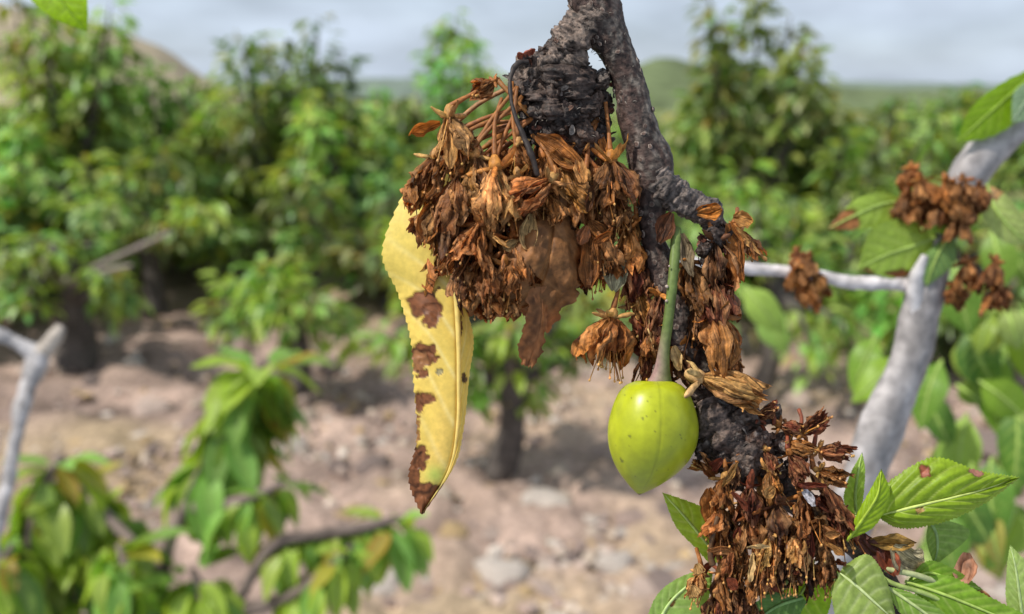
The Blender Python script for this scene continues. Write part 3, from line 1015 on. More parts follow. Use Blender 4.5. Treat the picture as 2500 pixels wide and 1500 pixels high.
young_leaf([(2335, 560, 10), (2260, 590, 40), (2170, 620, 50), (2095, 655, 40)], [(2335, 560, 10), (2240, 528, 40), (2130, 560, 60), (2095, 655, 40)],
           [(2335, 560, 10), (2280, 640, 30), (2190, 680, 40), (2095, 655, 40)], 'curled pale green leaf lying over the grey bough', seed=4, spots=[(2200, 668, 30, 12, None), (2110, 668, 20, 16, (0.3, 0.12, 0.06))], teeth=24)
young_leaf([(2330, 560, 40), (2290, 620, 60), (2262, 700, 60)], [(2330, 560, 40), (2245, 640, 60), (2262, 700, 60)], [(2330, 560, 40), (2330, 640, 50), (2262, 700, 60)],
           'small dull green leaf bent down along the grey bough', base=(0.16, 0.28, 0.08), seed=5)
young_leaf([(2220, 490, 0), (2150, 500, 30), (2080, 530, 30), (2020, 560, 20)], [(2220, 490, 0), (2150, 470, 30), (2080, 495, 30), (2020, 560, 20)],
           [(2220, 490, 0), (2170, 545, 30), (2100, 560, 30), (2020, 560, 20)], 'narrow green leaf with a brown tip beside the brown flower clump', seed=6, spots=[(2050, 545, 48, 30, (0.36, 0.15, 0.06))])
young_leaf([(2410, 450, 30), (2430, 510, 60), (2480, 570, 60), (2530, 600, 40)], [(2410, 450, 30), (2395, 520, 60), (2450, 590, 60), (2530, 600, 40)],
           [(2410, 450, 30), (2460, 480, 60), (2510, 550, 60), (2530, 600, 40)], 'pale curled leaf hanging beside the brown flower clump', base=(0.34, 0.42, 0.14), seed=7, spots=[(2410, 468, 30, 20, (0.36, 0.2, 0.08))])
young_leaf([(2560, 150, 30), (2480, 220, 40), (2400, 290, 40), (2335, 350, 30)], [(2560, 150, 30), (2450, 200, 40), (2370, 265, 40), (2335, 350, 30)],
           [(2560, 150, 30), (2520, 260, 40), (2430, 330, 40), (2335, 350, 30)], 'bright green leaf above the upper end of the grey bough', base=(0.17, 0.30, 0.01), vein=(0.24, 0.36, 0.04), seed=8, teeth=10)
young_leaf([(2560, 180, 60), (2510, 240, 70), (2470, 300, 70)], [(2560, 180, 60), (2480, 220, 70), (2470, 300, 70)], [(2560, 180, 60), (2560, 280, 70), (2470, 300, 70)],
           'dull grey-green leaf overlapping the bright leaf above the bough', base=(0.22, 0.32, 0.20), vein=(0.3, 0.4, 0.25), seed=9)
young_leaf([(1985, 590, 90), (1900, 620, 80), (1800, 640, 80)], [(1985, 590, 90), (1900, 580, 80), (1800, 640, 80)], [(1985, 590, 90), (1900, 650, 80), (1800, 640, 80)],
           'yellowish leaf lying along the thin grey twig', base=(0.30, 0.36, 0.09), seed=10) if False else None
young_leaf([(2250, 560, 60), (2330, 540, 60), (2400, 560, 50)], [(2250, 560, 60), (2330, 520, 60), (2400, 560, 50)], [(2250, 560, 60), (2330, 575, 60), (2400, 560, 50)],
           'small bright leaf tucked under the brown flower clump', base=(0.26, 0.44, 0.04), seed=11)

# loose foliage of the bough's tree, further behind it
DL = 0.42
LS = random.Random(31)


def bough_leaf(x, y, ang, L, wd, base, k, D=DL, z=0):
    d = np.array([math.cos(ang), math.sin(ang), 0.0])
    s = np.array([-math.sin(ang), math.cos(ang), 0.0])
    p = np.array([x, y, z], float)
    b = LS.uniform(-0.15, 0.15) * L
    mid = [p, p + d * L * 0.35 + [0, 0, 25], p + d * L * 0.7 + [0, 0, 20] + s * b * 0.5, p + d * L + s * b]
    l = [p, p + d * L * 0.3 - s * wd + [0, 0, 45], p + d * L * 0.65 - s * wd * 0.9 + [0, 0, 40], p + d * L + s * b]
    r = [p, p + d * L * 0.3 + s * wd + [0, 0, 0], p + d * L * 0.65 + s * wd * 0.9, p + d * L + s * b]
    return young_leaf([tuple(q) for q in mid], [tuple(q) for q in l], [tuple(q) for q in r], ('dark green' if sum(base) < 0.37 else 'pale green' if sum(base) > 0.62 else 'mid green') + ' leaf hanging ' + ('below the thin grey twig' if x < 1900 else 'beside the middle of the grey bough' if x < 2280 else 'behind the grey bough, clear of its bark'), D=D, base=base, seed=k, nv=30, nu=6,
                      group='leaves hanging behind the grey bough', teeth=16)


_gl = [(2330, 640, 1.4, 200, 70, (0.12, 0.24, 0.03)), (2450, 690, 1.8, 190, 60, (0.30, 0.34, 0.05)), (2360, 800, 1.2, 190, 70, (0.07, 0.16, 0.03)), (2440, 850, 1.7, 230, 60, (0.14, 0.28, 0.03)),
       (2300, 880, 2.0, 190, 60, (0.13, 0.26, 0.03)), (2480, 980, 1.5, 260, 70, (0.09, 0.2, 0.03)), (2360, 1010, 1.75, 240, 70, (0.26, 0.40, 0.07)), (2290, 1080, 1.3, 200, 70, (0.28, 0.42, 0.10)),
       (2420, 1120, 1.6, 240, 80, (0.10, 0.22, 0.03)), (2190, 870, 2.3, 170, 50, (0.22, 0.36, 0.03)), (2140, 820, 2.0, 160, 50, (0.16, 0.30, 0.03)), (2500, 760, 1.5, 200, 60, (0.20, 0.32, 0.03)),
       (2340, 1190, 1.1, 190, 60, (0.08, 0.18, 0.03)), (2480, 1240, 1.9, 180, 60, (0.22, 0.36, 0.05)), (2250, 960, 1.0, 170, 50, (0.08, 0.18, 0.03)), (2420, 560, 1.3, 170, 60, (0.16, 0.28, 0.04)),
       (2290, 1240, 1.3, 200, 70, (0.13, 0.26, 0.04)), (2390, 930, 0.6, 180, 60, (0.20, 0.34, 0.03)), (1820, 700, 0.9, 160, 50, (0.30, 0.44, 0.09)), (1870, 740, 1.3, 170, 50, (0.26, 0.42, 0.10))]
for k in range(46):
    g = LS.choice([(0.09, 0.17, 0.03), (0.15, 0.25, 0.035), (0.24, 0.33, 0.05), (0.28, 0.36, 0.12), (0.06, 0.12, 0.03), (0.34, 0.30, 0.07), (0.16, 0.10, 0.05)])
    _gl.append((LS.uniform(2250, 2540), LS.uniform(560, 1360), LS.uniform(0.6, 2.5), LS.uniform(90, 170), LS.uniform(24, 50), g))
for k, (x, y, a, L, wd, b) in enumerate(_gl):
    far = k >= 18 and k % 3 != 0
    bough_leaf(x, y, a, L * (0.8 if far else 0.95), wd * (0.7 if far else 0.72), b, 200 + k, D=0.75 if far else DL, z=-60 * (k % 4))


def dead_clump(pts, label, seed, D=DB, L=70, group='brown dead flower clumps on the grey bough'):
    r = random.Random(seed)
    for k, (x, y, z) in enumerate(pts):
        blossom((x, y, z), (r.uniform(-0.4, 0.4), 1, r.uniform(-0.2, 0.4)), L * r.uniform(0.8, 1.1), L * 0.4, r.choice(['brown', 'rust', 'brown']), seed + k, None, 4, 4, stam=0, D=D, light=True, label=label,
                group=group, crumple=0.1)


dead_clump([(2225, 410, 30), (2250, 440, 50), (2215, 470, 40), (2260, 480, 30), (2235, 500, 40)], 'dark brown dead flower in the clump over the grey bough', 310, group='dead flowers in the clump over the grey bough')
dead_clump([(2310, 440, 70), (2350, 440, 80), (2390, 455, 70), (2330, 480, 80), (2370, 490, 70), (2300, 490, 60), (2350, 520, 60)], 'dark brown dead flower in the clump over the grey bough', 330, group='dead flowers in the clump over the grey bough')
dead_clump([(1945, 615, 70), (1975, 625, 80), (1990, 670, 80), (1970, 690, 70), (1950, 650, 90)], 'brown dead flower wrapped round the thin grey twig', 350, L=62, group='dead flowers on the thin grey twig')
dead_clump([(2430, 640, 60), (2440, 700, 60), (2360, 640, 40), (2335, 690, 30)], 'rusty dead flower hanging below the grey bough', 370, L=75, group='dead flowers below the grey bough')


# ================================================================ THE SHARP BRANCH
def stem_colour(base, dirs, s, c):
    n = fbm(base * 0.03, 8, 4)
    n2 = fbm(base * [0.10, 0.035, 0.1], 12, 3)
    side = np.clip(-0.04 + 0.95 * n2 + 0.30 * dirs[..., 0], 0, 1)[..., None]
    c = np.array([0.048, 0.029, 0.023]) * (1 + 0.7 * n)[..., None]
    return c * (1 - side * 0.8) + np.array([0.20, 0.170, 0.140]) * side * 0.8


branch = empty('cherry_branch', W([1450, -120, 0]))
tag(branch, 'dark knotted cherry branch with pale pores holding the dead flowers', 'branch')
MAIN = [(1440, -140, 0), (1447, -50, 0), (1457, 30, 0), (1482, 85, 0), (1507, 130, 0), (1533, 200, 0), (1558, 300, 0), (1585, 390, 0), (1598, 450, 0), (1592, 510, 0), (1592, 570, 0), (1608, 640, 0), (1632, 720, 0),
        (1655, 790, -4), (1678, 860, -8), (1712, 925, -10), (1742, 985, -10), (1770, 1040, -12), (1808, 1100, -20), (1870, 1160, -40), (1950, 1225, -60), (2040, 1290, -60), (2110, 1350, -60), (2170, 1440, -60), (2230, 1560, -60)]
MAINR = [66, 65, 60, 50, 43, 40, 47, 52, 47, 36, 30, 34, 38, 40, 41, 40, 42, 46, 46, 42, 38, 34, 32, 30, 28]
obj('stem', tube(MAIN, MAINR, 40, 420, (0.09, 0.06, 0.055), 0.09, 0.028, 0.02, 11, seed=2, cfn=stem_colour), M_BARK, branch)
# ringed short spurs
RINGC = (0.115, 0.084, 0.066)
obj('spur', tube([(1445, 20, 6), (1415, 80, 12), (1385, 118, 16), (1352, 150, 18), (1318, 172, 18), (1282, 178, 16), (1262, 196, 14)], [48, 44, 47, 44, 42, 36, 20], 36, 180, RINGC, 0.42, 0.04, 0.11, 15, seed=21, cvar=0.9), M_BUD, branch)
obj('spur', tube([(1375, 120, 10), (1368, 200, 12), (1370, 265, 6), (1375, 340, -10)], [44, 64, 74, 44], 36, 110, (0.050, 0.034, 0.027), 0.55, 0.035, 0.05, 26, seed=22, cvar=0.7), M_BUD, branch)
obj('spur', tube([(1590, 415, 4), (1620, 452, 12), (1652, 482, 14), (1690, 500, 12), (1730, 522, 8), (1748, 560, 0)], [38, 44, 40, 38, 34, 24], 36, 180, (0.085, 0.066, 0.056), 0.30, 0.04, 0.13, 14, seed=23, cvar=0.9), M_BUD, branch)
obj('spur', tube([(1735, 985, 10), (1752, 1030, 24), (1790, 1078, 28), (1850, 1110, 20), (1900, 1130, 0)], [44, 52, 50, 44, 24], 32, 110, (0.075, 0.052, 0.042), 0.30, 0.03, 0.10, 20, seed=24, cvar=0.7), M_BUD, branch)

_br = random.Random(12)
# black bud scales packed on the spurs
BUDS = [(1305, 205, 46, 26), (1352, 222, 58, 34), (1402, 232, 36, 30), (1282, 240, 36, 22), (1330, 275, 58, 34), (1385, 282, 54, 40), (1438, 262, 16, 30), (1466, 196, 4, 26),
        (1345, 322, 50, 32), (1412, 330, 40, 40), (1462, 292, -10, 32), (1440, 222, 0, 26), (1425, 186, 10, 26), (1452, 252, -16, 26), (1262, 196, 22, 20), (1372, 362, 34, 26), (1312, 150, 36, 22), (1352, 118, 44, 22), (1310, 310, 40, 22), (1436, 372, 10, 24), (1276, 218, 36, 27), (1288, 275, 40, 27), (1456, 322, 0, 34), (1474, 250, -14, 26), (1302, 330, 44, 24), (1395, 385, 26, 26), (1350, 175, 52, 26)]
BUDS2 = [(1755, 585, 30, 34), (1725, 612, 40, 26), (1782, 1002, 30, 26), (1830, 1022, 32, 32), (1880, 1012, 18, 26), (1738, 1078, 16, 34), (1795, 1062, 48, 30), (1850, 1078, 48, 34), (1908, 1082, 26, 28), (1768, 1124, 30, 30),
         (1822, 1136, 50, 36), (1884, 1144, 40, 30), (1940, 1140, 16, 26), (1706, 968, 24, 26), (1795, 1176, 40, 26)]


def bud(c, rr, seed, dark, pale, amt):
    r = random.Random(seed)
    ax = norm([r.uniform(-1, 1), r.uniform(-0.6, 1), r.uniform(-0.3, 0.8)])
    v, f = lump((0, 0, 0), (1, 1, 1), seed, 0.30, 1.5, 4, dark, pale, amt)[:2]
    a, e1, e2 = basis(ax)
    h = v @ np.array([0, 1.0, 0])
    # overlapping scales: steps along the bud, shifted round it
    th = np.arctan2(v[:, 2], v[:, 0])
    st = (h * 2.6 + 0.5 * np.sin(th * 3 + seed) + 0.4 * fbm(v * 1.3 + seed, seed, 2)) % 1.0
    k = 1 + 0.20 * st - 0.10
    w = k * (1 - 0.25 * np.clip(h, 0, 1.5))
    P = (v[:, 0] * rr * 0.85 * w)[:, None] * e1 + (h * rr * r.uniform(1.0, 1.5))[:, None] * a + (v[:, 2] * rr * 0.85 * w)[:, None] * e2
    P = P + rr * 0.10 * np.stack([fbm(v * 4 + seed, seed + j, 3) for j in range(3)], -1)
    kk = np.clip((st - 0.72) * 3.2, 0, 1)[:, None] * amt * np.clip(0.5 + fbm(v * 2.2 + seed, seed + 9, 2), 0, 1)[:, None]
    C = np.asarray(dark) * (1 - kk) + np.asarray(pale) * kk
    return P + np.asarray(c, float), f, v[:, :2], C


for k, (x, y, z, rr) in enumerate(BUDS):
    fuzzy = (x > 1450 and y < 220) or k in (12, 14, 15)
    c = (0.085, 0.064, 0.052) if fuzzy else _br.choice([(0.022, 0.014, 0.011), (0.045, 0.028, 0.021), (0.070, 0.043, 0.031), (0.05, 0.034, 0.027)])
    obj('bud', bud((x, y, z - 8), rr, 300 + k, c, (0.36, 0.30, 0.25) if fuzzy else (0.17, 0.135, 0.115), 0.8), M_BUD, branch)
for k, (x, y, z, rr) in enumerate(BUDS2):
    obj('bud', bud((x, y, z - 6), rr, 400 + k, _br.choice([(0.040, 0.026, 0.020), (0.075, 0.042, 0.030), (0.085, 0.058, 0.044)]), (0.26, 0.22, 0.195), 0.8), M_BUD, branch)
# pale pores on the bark
Pm, Rm = catmull(MAIN[:17], 400), catmull([[a, 0, 0] for a in MAINR[:17]], 400)[:, 0]
Tm = norm(np.gradient(Pm, axis=0))
vI, fI = ico(2)
for k in range(64):
    i = _br.randrange(30, 399)
    a = _br.uniform(-1.35, 1.35)
    side = norm(np.cross(Tm[i], [0, 0, 1]))
    dr = -side * math.sin(a) + np.array([0, 0, 1]) * math.cos(a)
    c = Pm[i] + dr * Rm[i] * 1.0
    s1, s2 = _br.uniform(4, 8.5), _br.uniform(5, 10)
    dist = np.linalg.norm(vI[:, :2], axis=1)
    prof = vI * (1 + 0.25 * fbm(vI * 2 + k, k, 2))[:, None]
    pit = np.where((vI[:, 2] > 0.75), 0.45, 1.0)
    V = c + np.outer(prof[:, 0] * s1, np.cross(Tm[i], dr)) + np.outer(prof[:, 1] * s2, Tm[i]) + np.outer(prof[:, 2] * 4.2 * pit, dr)
    C = np.where((vI[:, 2] > 0.78)[:, None], np.array([0.09, 0.055, 0.042]), np.array([0.21, 0.165, 0.135])) * _br.uniform(0.6, 1.2)
    obj('pore', (V, fI, vI[:, :2], C), M_BARK, branch)
# pale down on the bark and on the spurs
parts = []
for k in range(300):
    if k % 4 == 0:
        i = _br.randrange(20, 399)
        a = _br.choice([_br.uniform(0.9, 1.9), _br.uniform(-1.9, 1.9)])
        side = norm(np.cross(Tm[i], [0, 0, 1]))
        dr = -side * math.sin(a) + np.array([0, 0, 1]) * math.cos(a)
        c = Pm[i] + dr * Rm[i]
        l = _br.uniform(4, 12)
    else:
        x, y, z, rr = _br.choice(BUDS + BUDS2)
        dr = norm([_br.uniform(-1, 1), _br.uniform(-1, 1), _br.uniform(0.1, 1)])
        c = np.array([x, y, z - 8]) + dr * rr * 1.02
        l = _br.uniform(5, 16)
    d2 = norm(dr + np.array([_br.uniform(-0.7, 0.7) for _ in range(3)]))
    parts.append(tube([c, c + d2 * l * 0.5, c + d2 * l + [_br.uniform(-3, 3), _br.uniform(-2, 3), 0]], [0.8, 0.7, 0.4], 4, 5, (0.36, 0.32, 0.27)))
o = obj('down', join(parts), M_FUZZ, branch)
o['kind'] = 'stuff'
# flakes of grey bud scale skin, standing up a little
for k in range(170):
    x, y, z, rr = _br.choice(BUDS + BUDS2)
    dr = norm([_br.uniform(-1, 1), _br.uniform(-1, 0.8), _br.uniform(0.2, 1)])
    c = np.array([x, y, z - 8]) + dr * rr * 0.98
    obj('bud_scale', tongue(c, np.cross(dr, [_br.uniform(-1, 1), _br.uniform(-1, 1), 0.3]) + dr * 0.35, dr, _br.uniform(14, 30), _br.uniform(5, 10), 900 + k,
                            jit(_br.choice([(0.13, 0.10, 0.085), (0.03, 0.019, 0.016), (0.09, 0.045, 0.028), (0.05, 0.03, 0.022), (0.20, 0.165, 0.14), (0.14, 0.05, 0.03)]), _br), _br.uniform(-1, 1), 5, 8), M_BUD, branch)


# ---------------------------------------------------------------- the black shrivelled stalk
t = obj('blackened_stalk', tube([(1290, 150, 70), (1262, 158, 80), (1246, 195, 96), (1251, 260, 112), (1272, 320, 124), (1298, 380, 132), (1312, 430, 130)], [5, 6.5, 5.5, 5, 6, 7.5, 5], 12, 90, (0.030, 0.021, 0.017), 0.35, 0.05), M_STALK)
tag(t, 'blackened curved flower stalk hanging in front of the spur', 'stalk')


# ---------------------------------------------------------------- the unripe cherry
def cherry():
    t = empty('green_cherry', W([1650, 585, 62]))
    tag(t, 'single unripe green cherry with a pointed tip on a long stalk', 'cherry')
    top, tip = np.array([1597, 931, 68.0]), np.array([1593, 1208, 62.0])
    ax = tip - top
    Ln = np.linalg.norm(ax)
    a = ax / Ln
    e2 = norm(np.array([0, 0, 1.0]) - a * a[2])         # towards the viewer
    e1 = np.cross(a, e2)
    if e1[0] < 0:
        e1 = -e1
    prof = [(0.03, 0.5), (0.02, 18), (-0.002, 36), (0.012, 54), (0.045, 72), (0.10, 86), (0.18, 97), (0.28, 106), (0.38, 111.5), (0.48, 112), (0.58, 107.5), (0.67, 98), (0.75, 85), (0.82, 69), (0.88, 51), (0.93, 34), (0.965, 19), (0.985, 10), (1.0, 3), (1.004, 0.3)]
    pr = catmull([[p[0] * Ln, p[1], 0] for p in prof], 130)
    seg = 160
    th = np.linspace(0, 2 * math.pi, seg, endpoint=False)
    h, rr = pr[:, 0][:, None], pr[:, 1][:, None]
    tt = h / Ln
    sut = 0.17 - 0.10 * tt + 0.04 * np.sin(tt * 3)        # suture azimuth, from straight at the viewer towards +x
    dth = (th[None, :] - sut + math.pi) % (2 * math.pi) - math.pi
    groove = np.exp(-(dth / 0.028) ** 2)
    rr = rr * (1 + 0.012 * np.cos(2 * th)[None, :] - 0.010 * groove + 0.006 * np.cos(dth))
    sh = (-32 * np.clip(tt, 0, 1.01) ** 5) * np.ones_like(th)[None, :]
    V = top + a * h[..., None] + (rr * np.cos(th))[..., None] * e2 + (rr * np.sin(th))[..., None] * e1 + sh[..., None] * e1
    q = V * 0.012
    c = np.array([0.37, 0.40, 0.012]) * (1 + 0.10 * fbm(q, 5, 3))[..., None]
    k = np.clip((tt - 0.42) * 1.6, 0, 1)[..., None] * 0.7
    c = c * (1 - k) + np.array([0.21, 0.235, 0.005]) * k  # shading of the lower half painted into the skin colour
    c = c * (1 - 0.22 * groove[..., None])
    k = np.clip((tt - 0.985) * 80, 0, 1)[..., None] * np.ones_like(dth)[..., None]
    c = c * (1 - k) + np.array([0.12, 0.08, 0.02]) * k
    r = random.Random(4)
    specks = [(1569, 1022, 3.6), (1578, 1018, 2.2), (1537, 1064, 3), (1519, 1126, 4), (1515, 1120, 2.5), (1640, 1090, 1.5), (1600, 1004, 1.5)]
    specks += [(r.uniform(1495, 1690), r.uniform(950, 1170), r.uniform(0.9, 1.7)) for _ in range(34)]
    front = (V @ np.array([0, 0, 1.0])) > 60
    for x, y, s in specks:
        k = (np.clip((s * 1.3 - np.hypot(V[..., 0] - x, V[..., 1] - y)) / (s * 0.6), 0, 1) * front)[..., None] * 0.75
        c = c * (1 - k) + np.array([0.07, 0.075, 0.012]) * k
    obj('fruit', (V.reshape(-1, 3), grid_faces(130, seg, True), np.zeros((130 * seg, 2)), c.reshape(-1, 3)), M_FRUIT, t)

    def scol(base, dirs, s, cc):
        k = np.clip((s - 250) / 90, 0, 1)[:, None, None] * np.clip(0.55 - 0.6 * dirs[..., 0:1], 0, 1)
        g = np.array([0.125, 0.17, 0.045]) * (1 + 0.2 * fbm(base * 0.04, 6, 3))[..., None]
        return g * (1 - k) + np.array([0.30, 0.19, 0.17]) * k
    obj('stalk', tube([(1651, 560, 40), (1650, 590, 62), (1643, 680, 84), (1633, 770, 88), (1622, 850, 82), (1616, 905, 74), (1612, 940, 68)], [12, 13, 12.5, 12.5, 14, 20, 33], 22, 90, (0.17, 0.235, 0.075), 0.03, 0.03, seed=3, cfn=scol), M_FSTALK, t)
    for (x, y, z, s) in ((1628, 700, 98, 4), (1627, 735, 99, 3.5), (1634, 650, 96, 2.5)):
        obj('pale_speck', lump((x, y, z), (s, s, s), int(x), 0.2, 1.5, 2, (0.42, 0.33, 0.27), tipamt=0), M_FSTALK, t)


cherry()


# ---------------------------------------------------------------- the yellow leaf
def yellow_leaf():
    mid = [(1060, 400, -30), (1078, 500, -8), (1094, 600, 6), (1112, 710, 20), (1119, 826, 26), (1120, 930, 26), (1117, 1046, 18), (1096, 1150, 4), (1030, 1256, -20)]
    lft = [(1030, 410, -40), (985, 472, -30), (933, 615, -10), (972, 718, -30), (1002, 826, -2), (1010, 930, 4), (1018, 1070, 6), (998, 1168, -2), (1028, 1256, -20)]
    rgt = [(1090, 410, -70), (1112, 510, -70), (1110, 610, -60), (1132, 730, -50), (1156, 826, -40), (1146, 915, -30), (1132, 1046, -18), (1108, 1140, -16), (1032, 1257, -20)]
    br = (0.21, 0.075, 0.028)
    spots = [(1036, 742, 32, 30, br), (1052, 768, 18, 26, br), (1032, 856, 30, 20, br), (1044, 874, 22, 18, br), (1026, 880, 20, 22, (0.30, 0.13, 0.05)), (1031, 913, 12, 10, br), (1036, 974, 20, 20, br), (1022, 990, 10, 26, br),
             (1014, 1050, 9, 36, (0.34, 0.16, 0.05)), (1018, 1112, 18, 30, br), (1030, 1125, 18, 18, br), (1010, 1165, 16, 60, br), (1050, 1200, 60, 18, br), (1030, 1232, 40, 36, br), (1040, 490, 11, 13, (0.12, 0.05, 0.02)), (1123, 795, 6, 22, (0.16, 0.07, 0.03)),
             (1132, 925, 7, 14, (0.10, 0.05, 0.02)), (1073, 908, 8, 8, (0.38, 0.32, 0.16)), (1072, 703, 3.5, 3.5, (0.2, 0.1, 0.03)), (1046, 696, 3, 9, (0.25, 0.14, 0.03))]

    def cf(P, u, v, C):
        k = np.clip(0.6 - (v - 0.2) * 2.5, 0, 1)[..., None] * 0.6
        C = C * (1 - k) + np.array([0.74, 0.64, 0.14]) * k
        k2 = (np.clip((v - 0.55) * 3, 0, 1) * np.clip(1 - np.abs(u + 0.35) * 1.6, 0, 1))[..., None] * 0.55
        C = C * (1 - k2) + np.array([0.88, 0.56, 0.16]) * k2
        k3 = (np.exp(-((P[..., 0] - 1062) / 26) ** 2 - ((P[..., 1] - 1160) / 24) ** 2))[..., None]
        C = C * (1 - k3) + np.array([0.55, 0.60, 0.12]) * k3
        return C
    data = leaf_sheet(mid, lft, rgt, nv=230, nu=34, base=(0.84, 0.61, 0.13), vein=(0.92, 0.76, 0.30), nveins=8, quilt=12, serr=5, teeth=46, bulge=9, seed=3, spots=spots, cfn=cf, wav=14, slant=-0.22, cvar=0.08, vein_w=0.09, midw=0.06)
    t = empty('yellow_leaf', W([1060, 400, -30]))
    tag(t, 'hanging yellow leaf with brown spots and a brown tip', 'leaf')
    obj('leaf_blade', data, M_YLEAF, t)
    m = [np.array(p) + [0, 0, 3] for p in mid]
    obj('midrib', tube(m, [8, 8, 7.5, 7, 6, 5, 4, 3, 1], 10, 80, (0.84, 0.66, 0.20), 0.04, 0.03, cvar=0.1), M_YLEAF, t)
    obj('petiole', tube([(1060, 402, -28), (1090, 330, -30), (1160, 260, -30), (1240, 215, -10)], [7, 6.5, 6, 6], 8, 24, (0.30, 0.14, 0.05)), M_STALK, t)


yellow_leaf()


# ---------------------------------------------------------------- the large crumpled dead leaf in the cluster
def dead_leaf():
    mid = [(1352, 430, 60), (1350, 540, 112), (1338, 640, 128), (1306, 720, 124), (1256, 772, 96)]
    rgt = [(1390, 430, 40), (1404, 540, 66), (1420, 640, 64), (1412, 720, 66), (1334, 800, 62)]
    lft = [(1310, 440, 70), (1258, 550, 96), (1212, 640, 120), (1180, 710, 116), (1148, 780, 60)]

    def cf(P, u, v, C):
        k = np.clip((v - 0.86) * 6 + 0.6 * vnoise(P * 0.02, 3), 0, 1)[..., None] * 0.6
        return C * (1 - k) + np.array([0.36, 0.12, 0.04]) * k
    data = leaf_sheet(mid, lft, rgt, nv=130, nu=30, base=(0.215, 0.092, 0.030), vein=(0.30, 0.135, 0.045), nveins=6, quilt=14, serr=3, teeth=40, bulge=16, seed=13, wav=26, ragged=16, cvar=0.3, holes=[(1305, 684, 14)], vein_w=0.08, cfn=cf)
    V = data[0]
    V[:, 2] += 20 * fbm(V * [0.014, 0.008, 0], 41, 3, 0.5) + 5 * (1 - np.abs(fbm(V * [0.03, 0.012, 0], 47, 2)))
    t = empty('dead_leaf', W([1345, 440, 30]))
    tag(t, 'large crumpled brown dead leaf with a hole below the withered cluster', 'leaf')
    obj('leaf_blade', data, M_DEADLEAF, t)
    d2 = leaf_sheet([(1318, 700, 130), (1322, 770, 112), (1306, 840, 84), (1288, 898, 70)], [(1290, 700, 126), (1282, 770, 100), (1268, 835, 74), (1272, 896, 60)], [(1340, 700, 120), (1334, 770, 106), (1330, 840, 80), (1302, 898, 70)],
                    nv=60, nu=10, base=(0.27, 0.105, 0.035), vein=(0.3, 0.13, 0.05), nveins=5, quilt=6, serr=2, seed=15, wav=14, ragged=6, cvar=0.4)
    obj('torn_strip', d2, M_DEADLEAF, t)


dead_leaf()

# ---------------------------------------------------------------- the withered flowers: the large cluster
GA = 'withered flowers of the large cluster under the spur'
LA = 'shrivelled brown flower packed into the large hanging cluster'
SPUR = [(1262, 212, 56), (1275, 235, 60), (1250, 200, 50), (1285, 260, 62), (1300, 290, 66)]
SPUR_R = [(1400, 340, 40), (1430, 330, 30), (1460, 290, 10), (1372, 360, 50)]
TONE = {'tan': 'tan', 'rust': 'rusty', 'dark': 'dark brown', 'brown': 'brown', 'red': 'dark red', 'orange': 'orange-brown'}


def zone_a(x, y, z, pal):
    w = ('half hidden deep inside the large cluster' if z < 25 else 'over the top of the yellow leaf' if x < 1125 else 'next to the main stem' if x > 1420 else 'just under the black buds' if y < 430 and x > 1240
         else 'at the low end of the large cluster' if y > 560 else 'on the front of the large cluster')
    return TONE[pal] + ' shrivelled flower ' + w


blossom((1098, 285, 84), (0.05, 1, 0.2), 118, 40, 'tan', 1, [(1215, 190, 50), (1160, 225, 66)], 5, 3, 0.45, -0.5, 8, label='tan withered flower with upturned sepals topping the large cluster', group=None)
blossom((1210, 412, 128), (0.10, 1, 0.12), 132, 50, 'tan', 2, [(1225, 240, 60), (1208, 300, 90)], 5, 5, 0.68, 0.02, 8, sepal_pal='orange', label='tan bag-shaped withered flower with sepals spread crosswise like arms', group=None)
blossom((1172, 548, 134), (-0.45, 1, 0.15), 120, 46, 'rust', 3, [(1180, 470, 90)], 4, 5, 0.5, 0.2, 6, label='rusty fan-shaped withered flower hanging over the middle of the cluster', group=None)
blossom((1340, 440, 110), (-0.75, 0.6, 0.25), 110, 40, 'rust', 4, [(1300, 330, 60)], 4, 4, 0.62, -0.3, 6, sepal_pal='tan', label='rusty folded withered flower with one sepal pointing up', group=None)
blossom((1492, 395, 60), (0.1, 1, 0.1), 120, 58, 'brown', 5, [(1478, 250, 20), (1486, 320, 40)], 6, 5, 0.6, -0.35, 12, sepal_pal='orange', label='round brown withered flower with a starry collar beside the stem', group=None)
blossom((1495, 776, 60), (-0.1, 1, 0.1), 104, 58, 'orange', 6, [(1520, 640, 20), (1508, 710, 50)], 5, 6, 0.55, 0.05, 16, sepal_pal='tan', label='rusty withered flower dangling alone with pale sepals and loose stamens', group=None, stam_len=1.25)
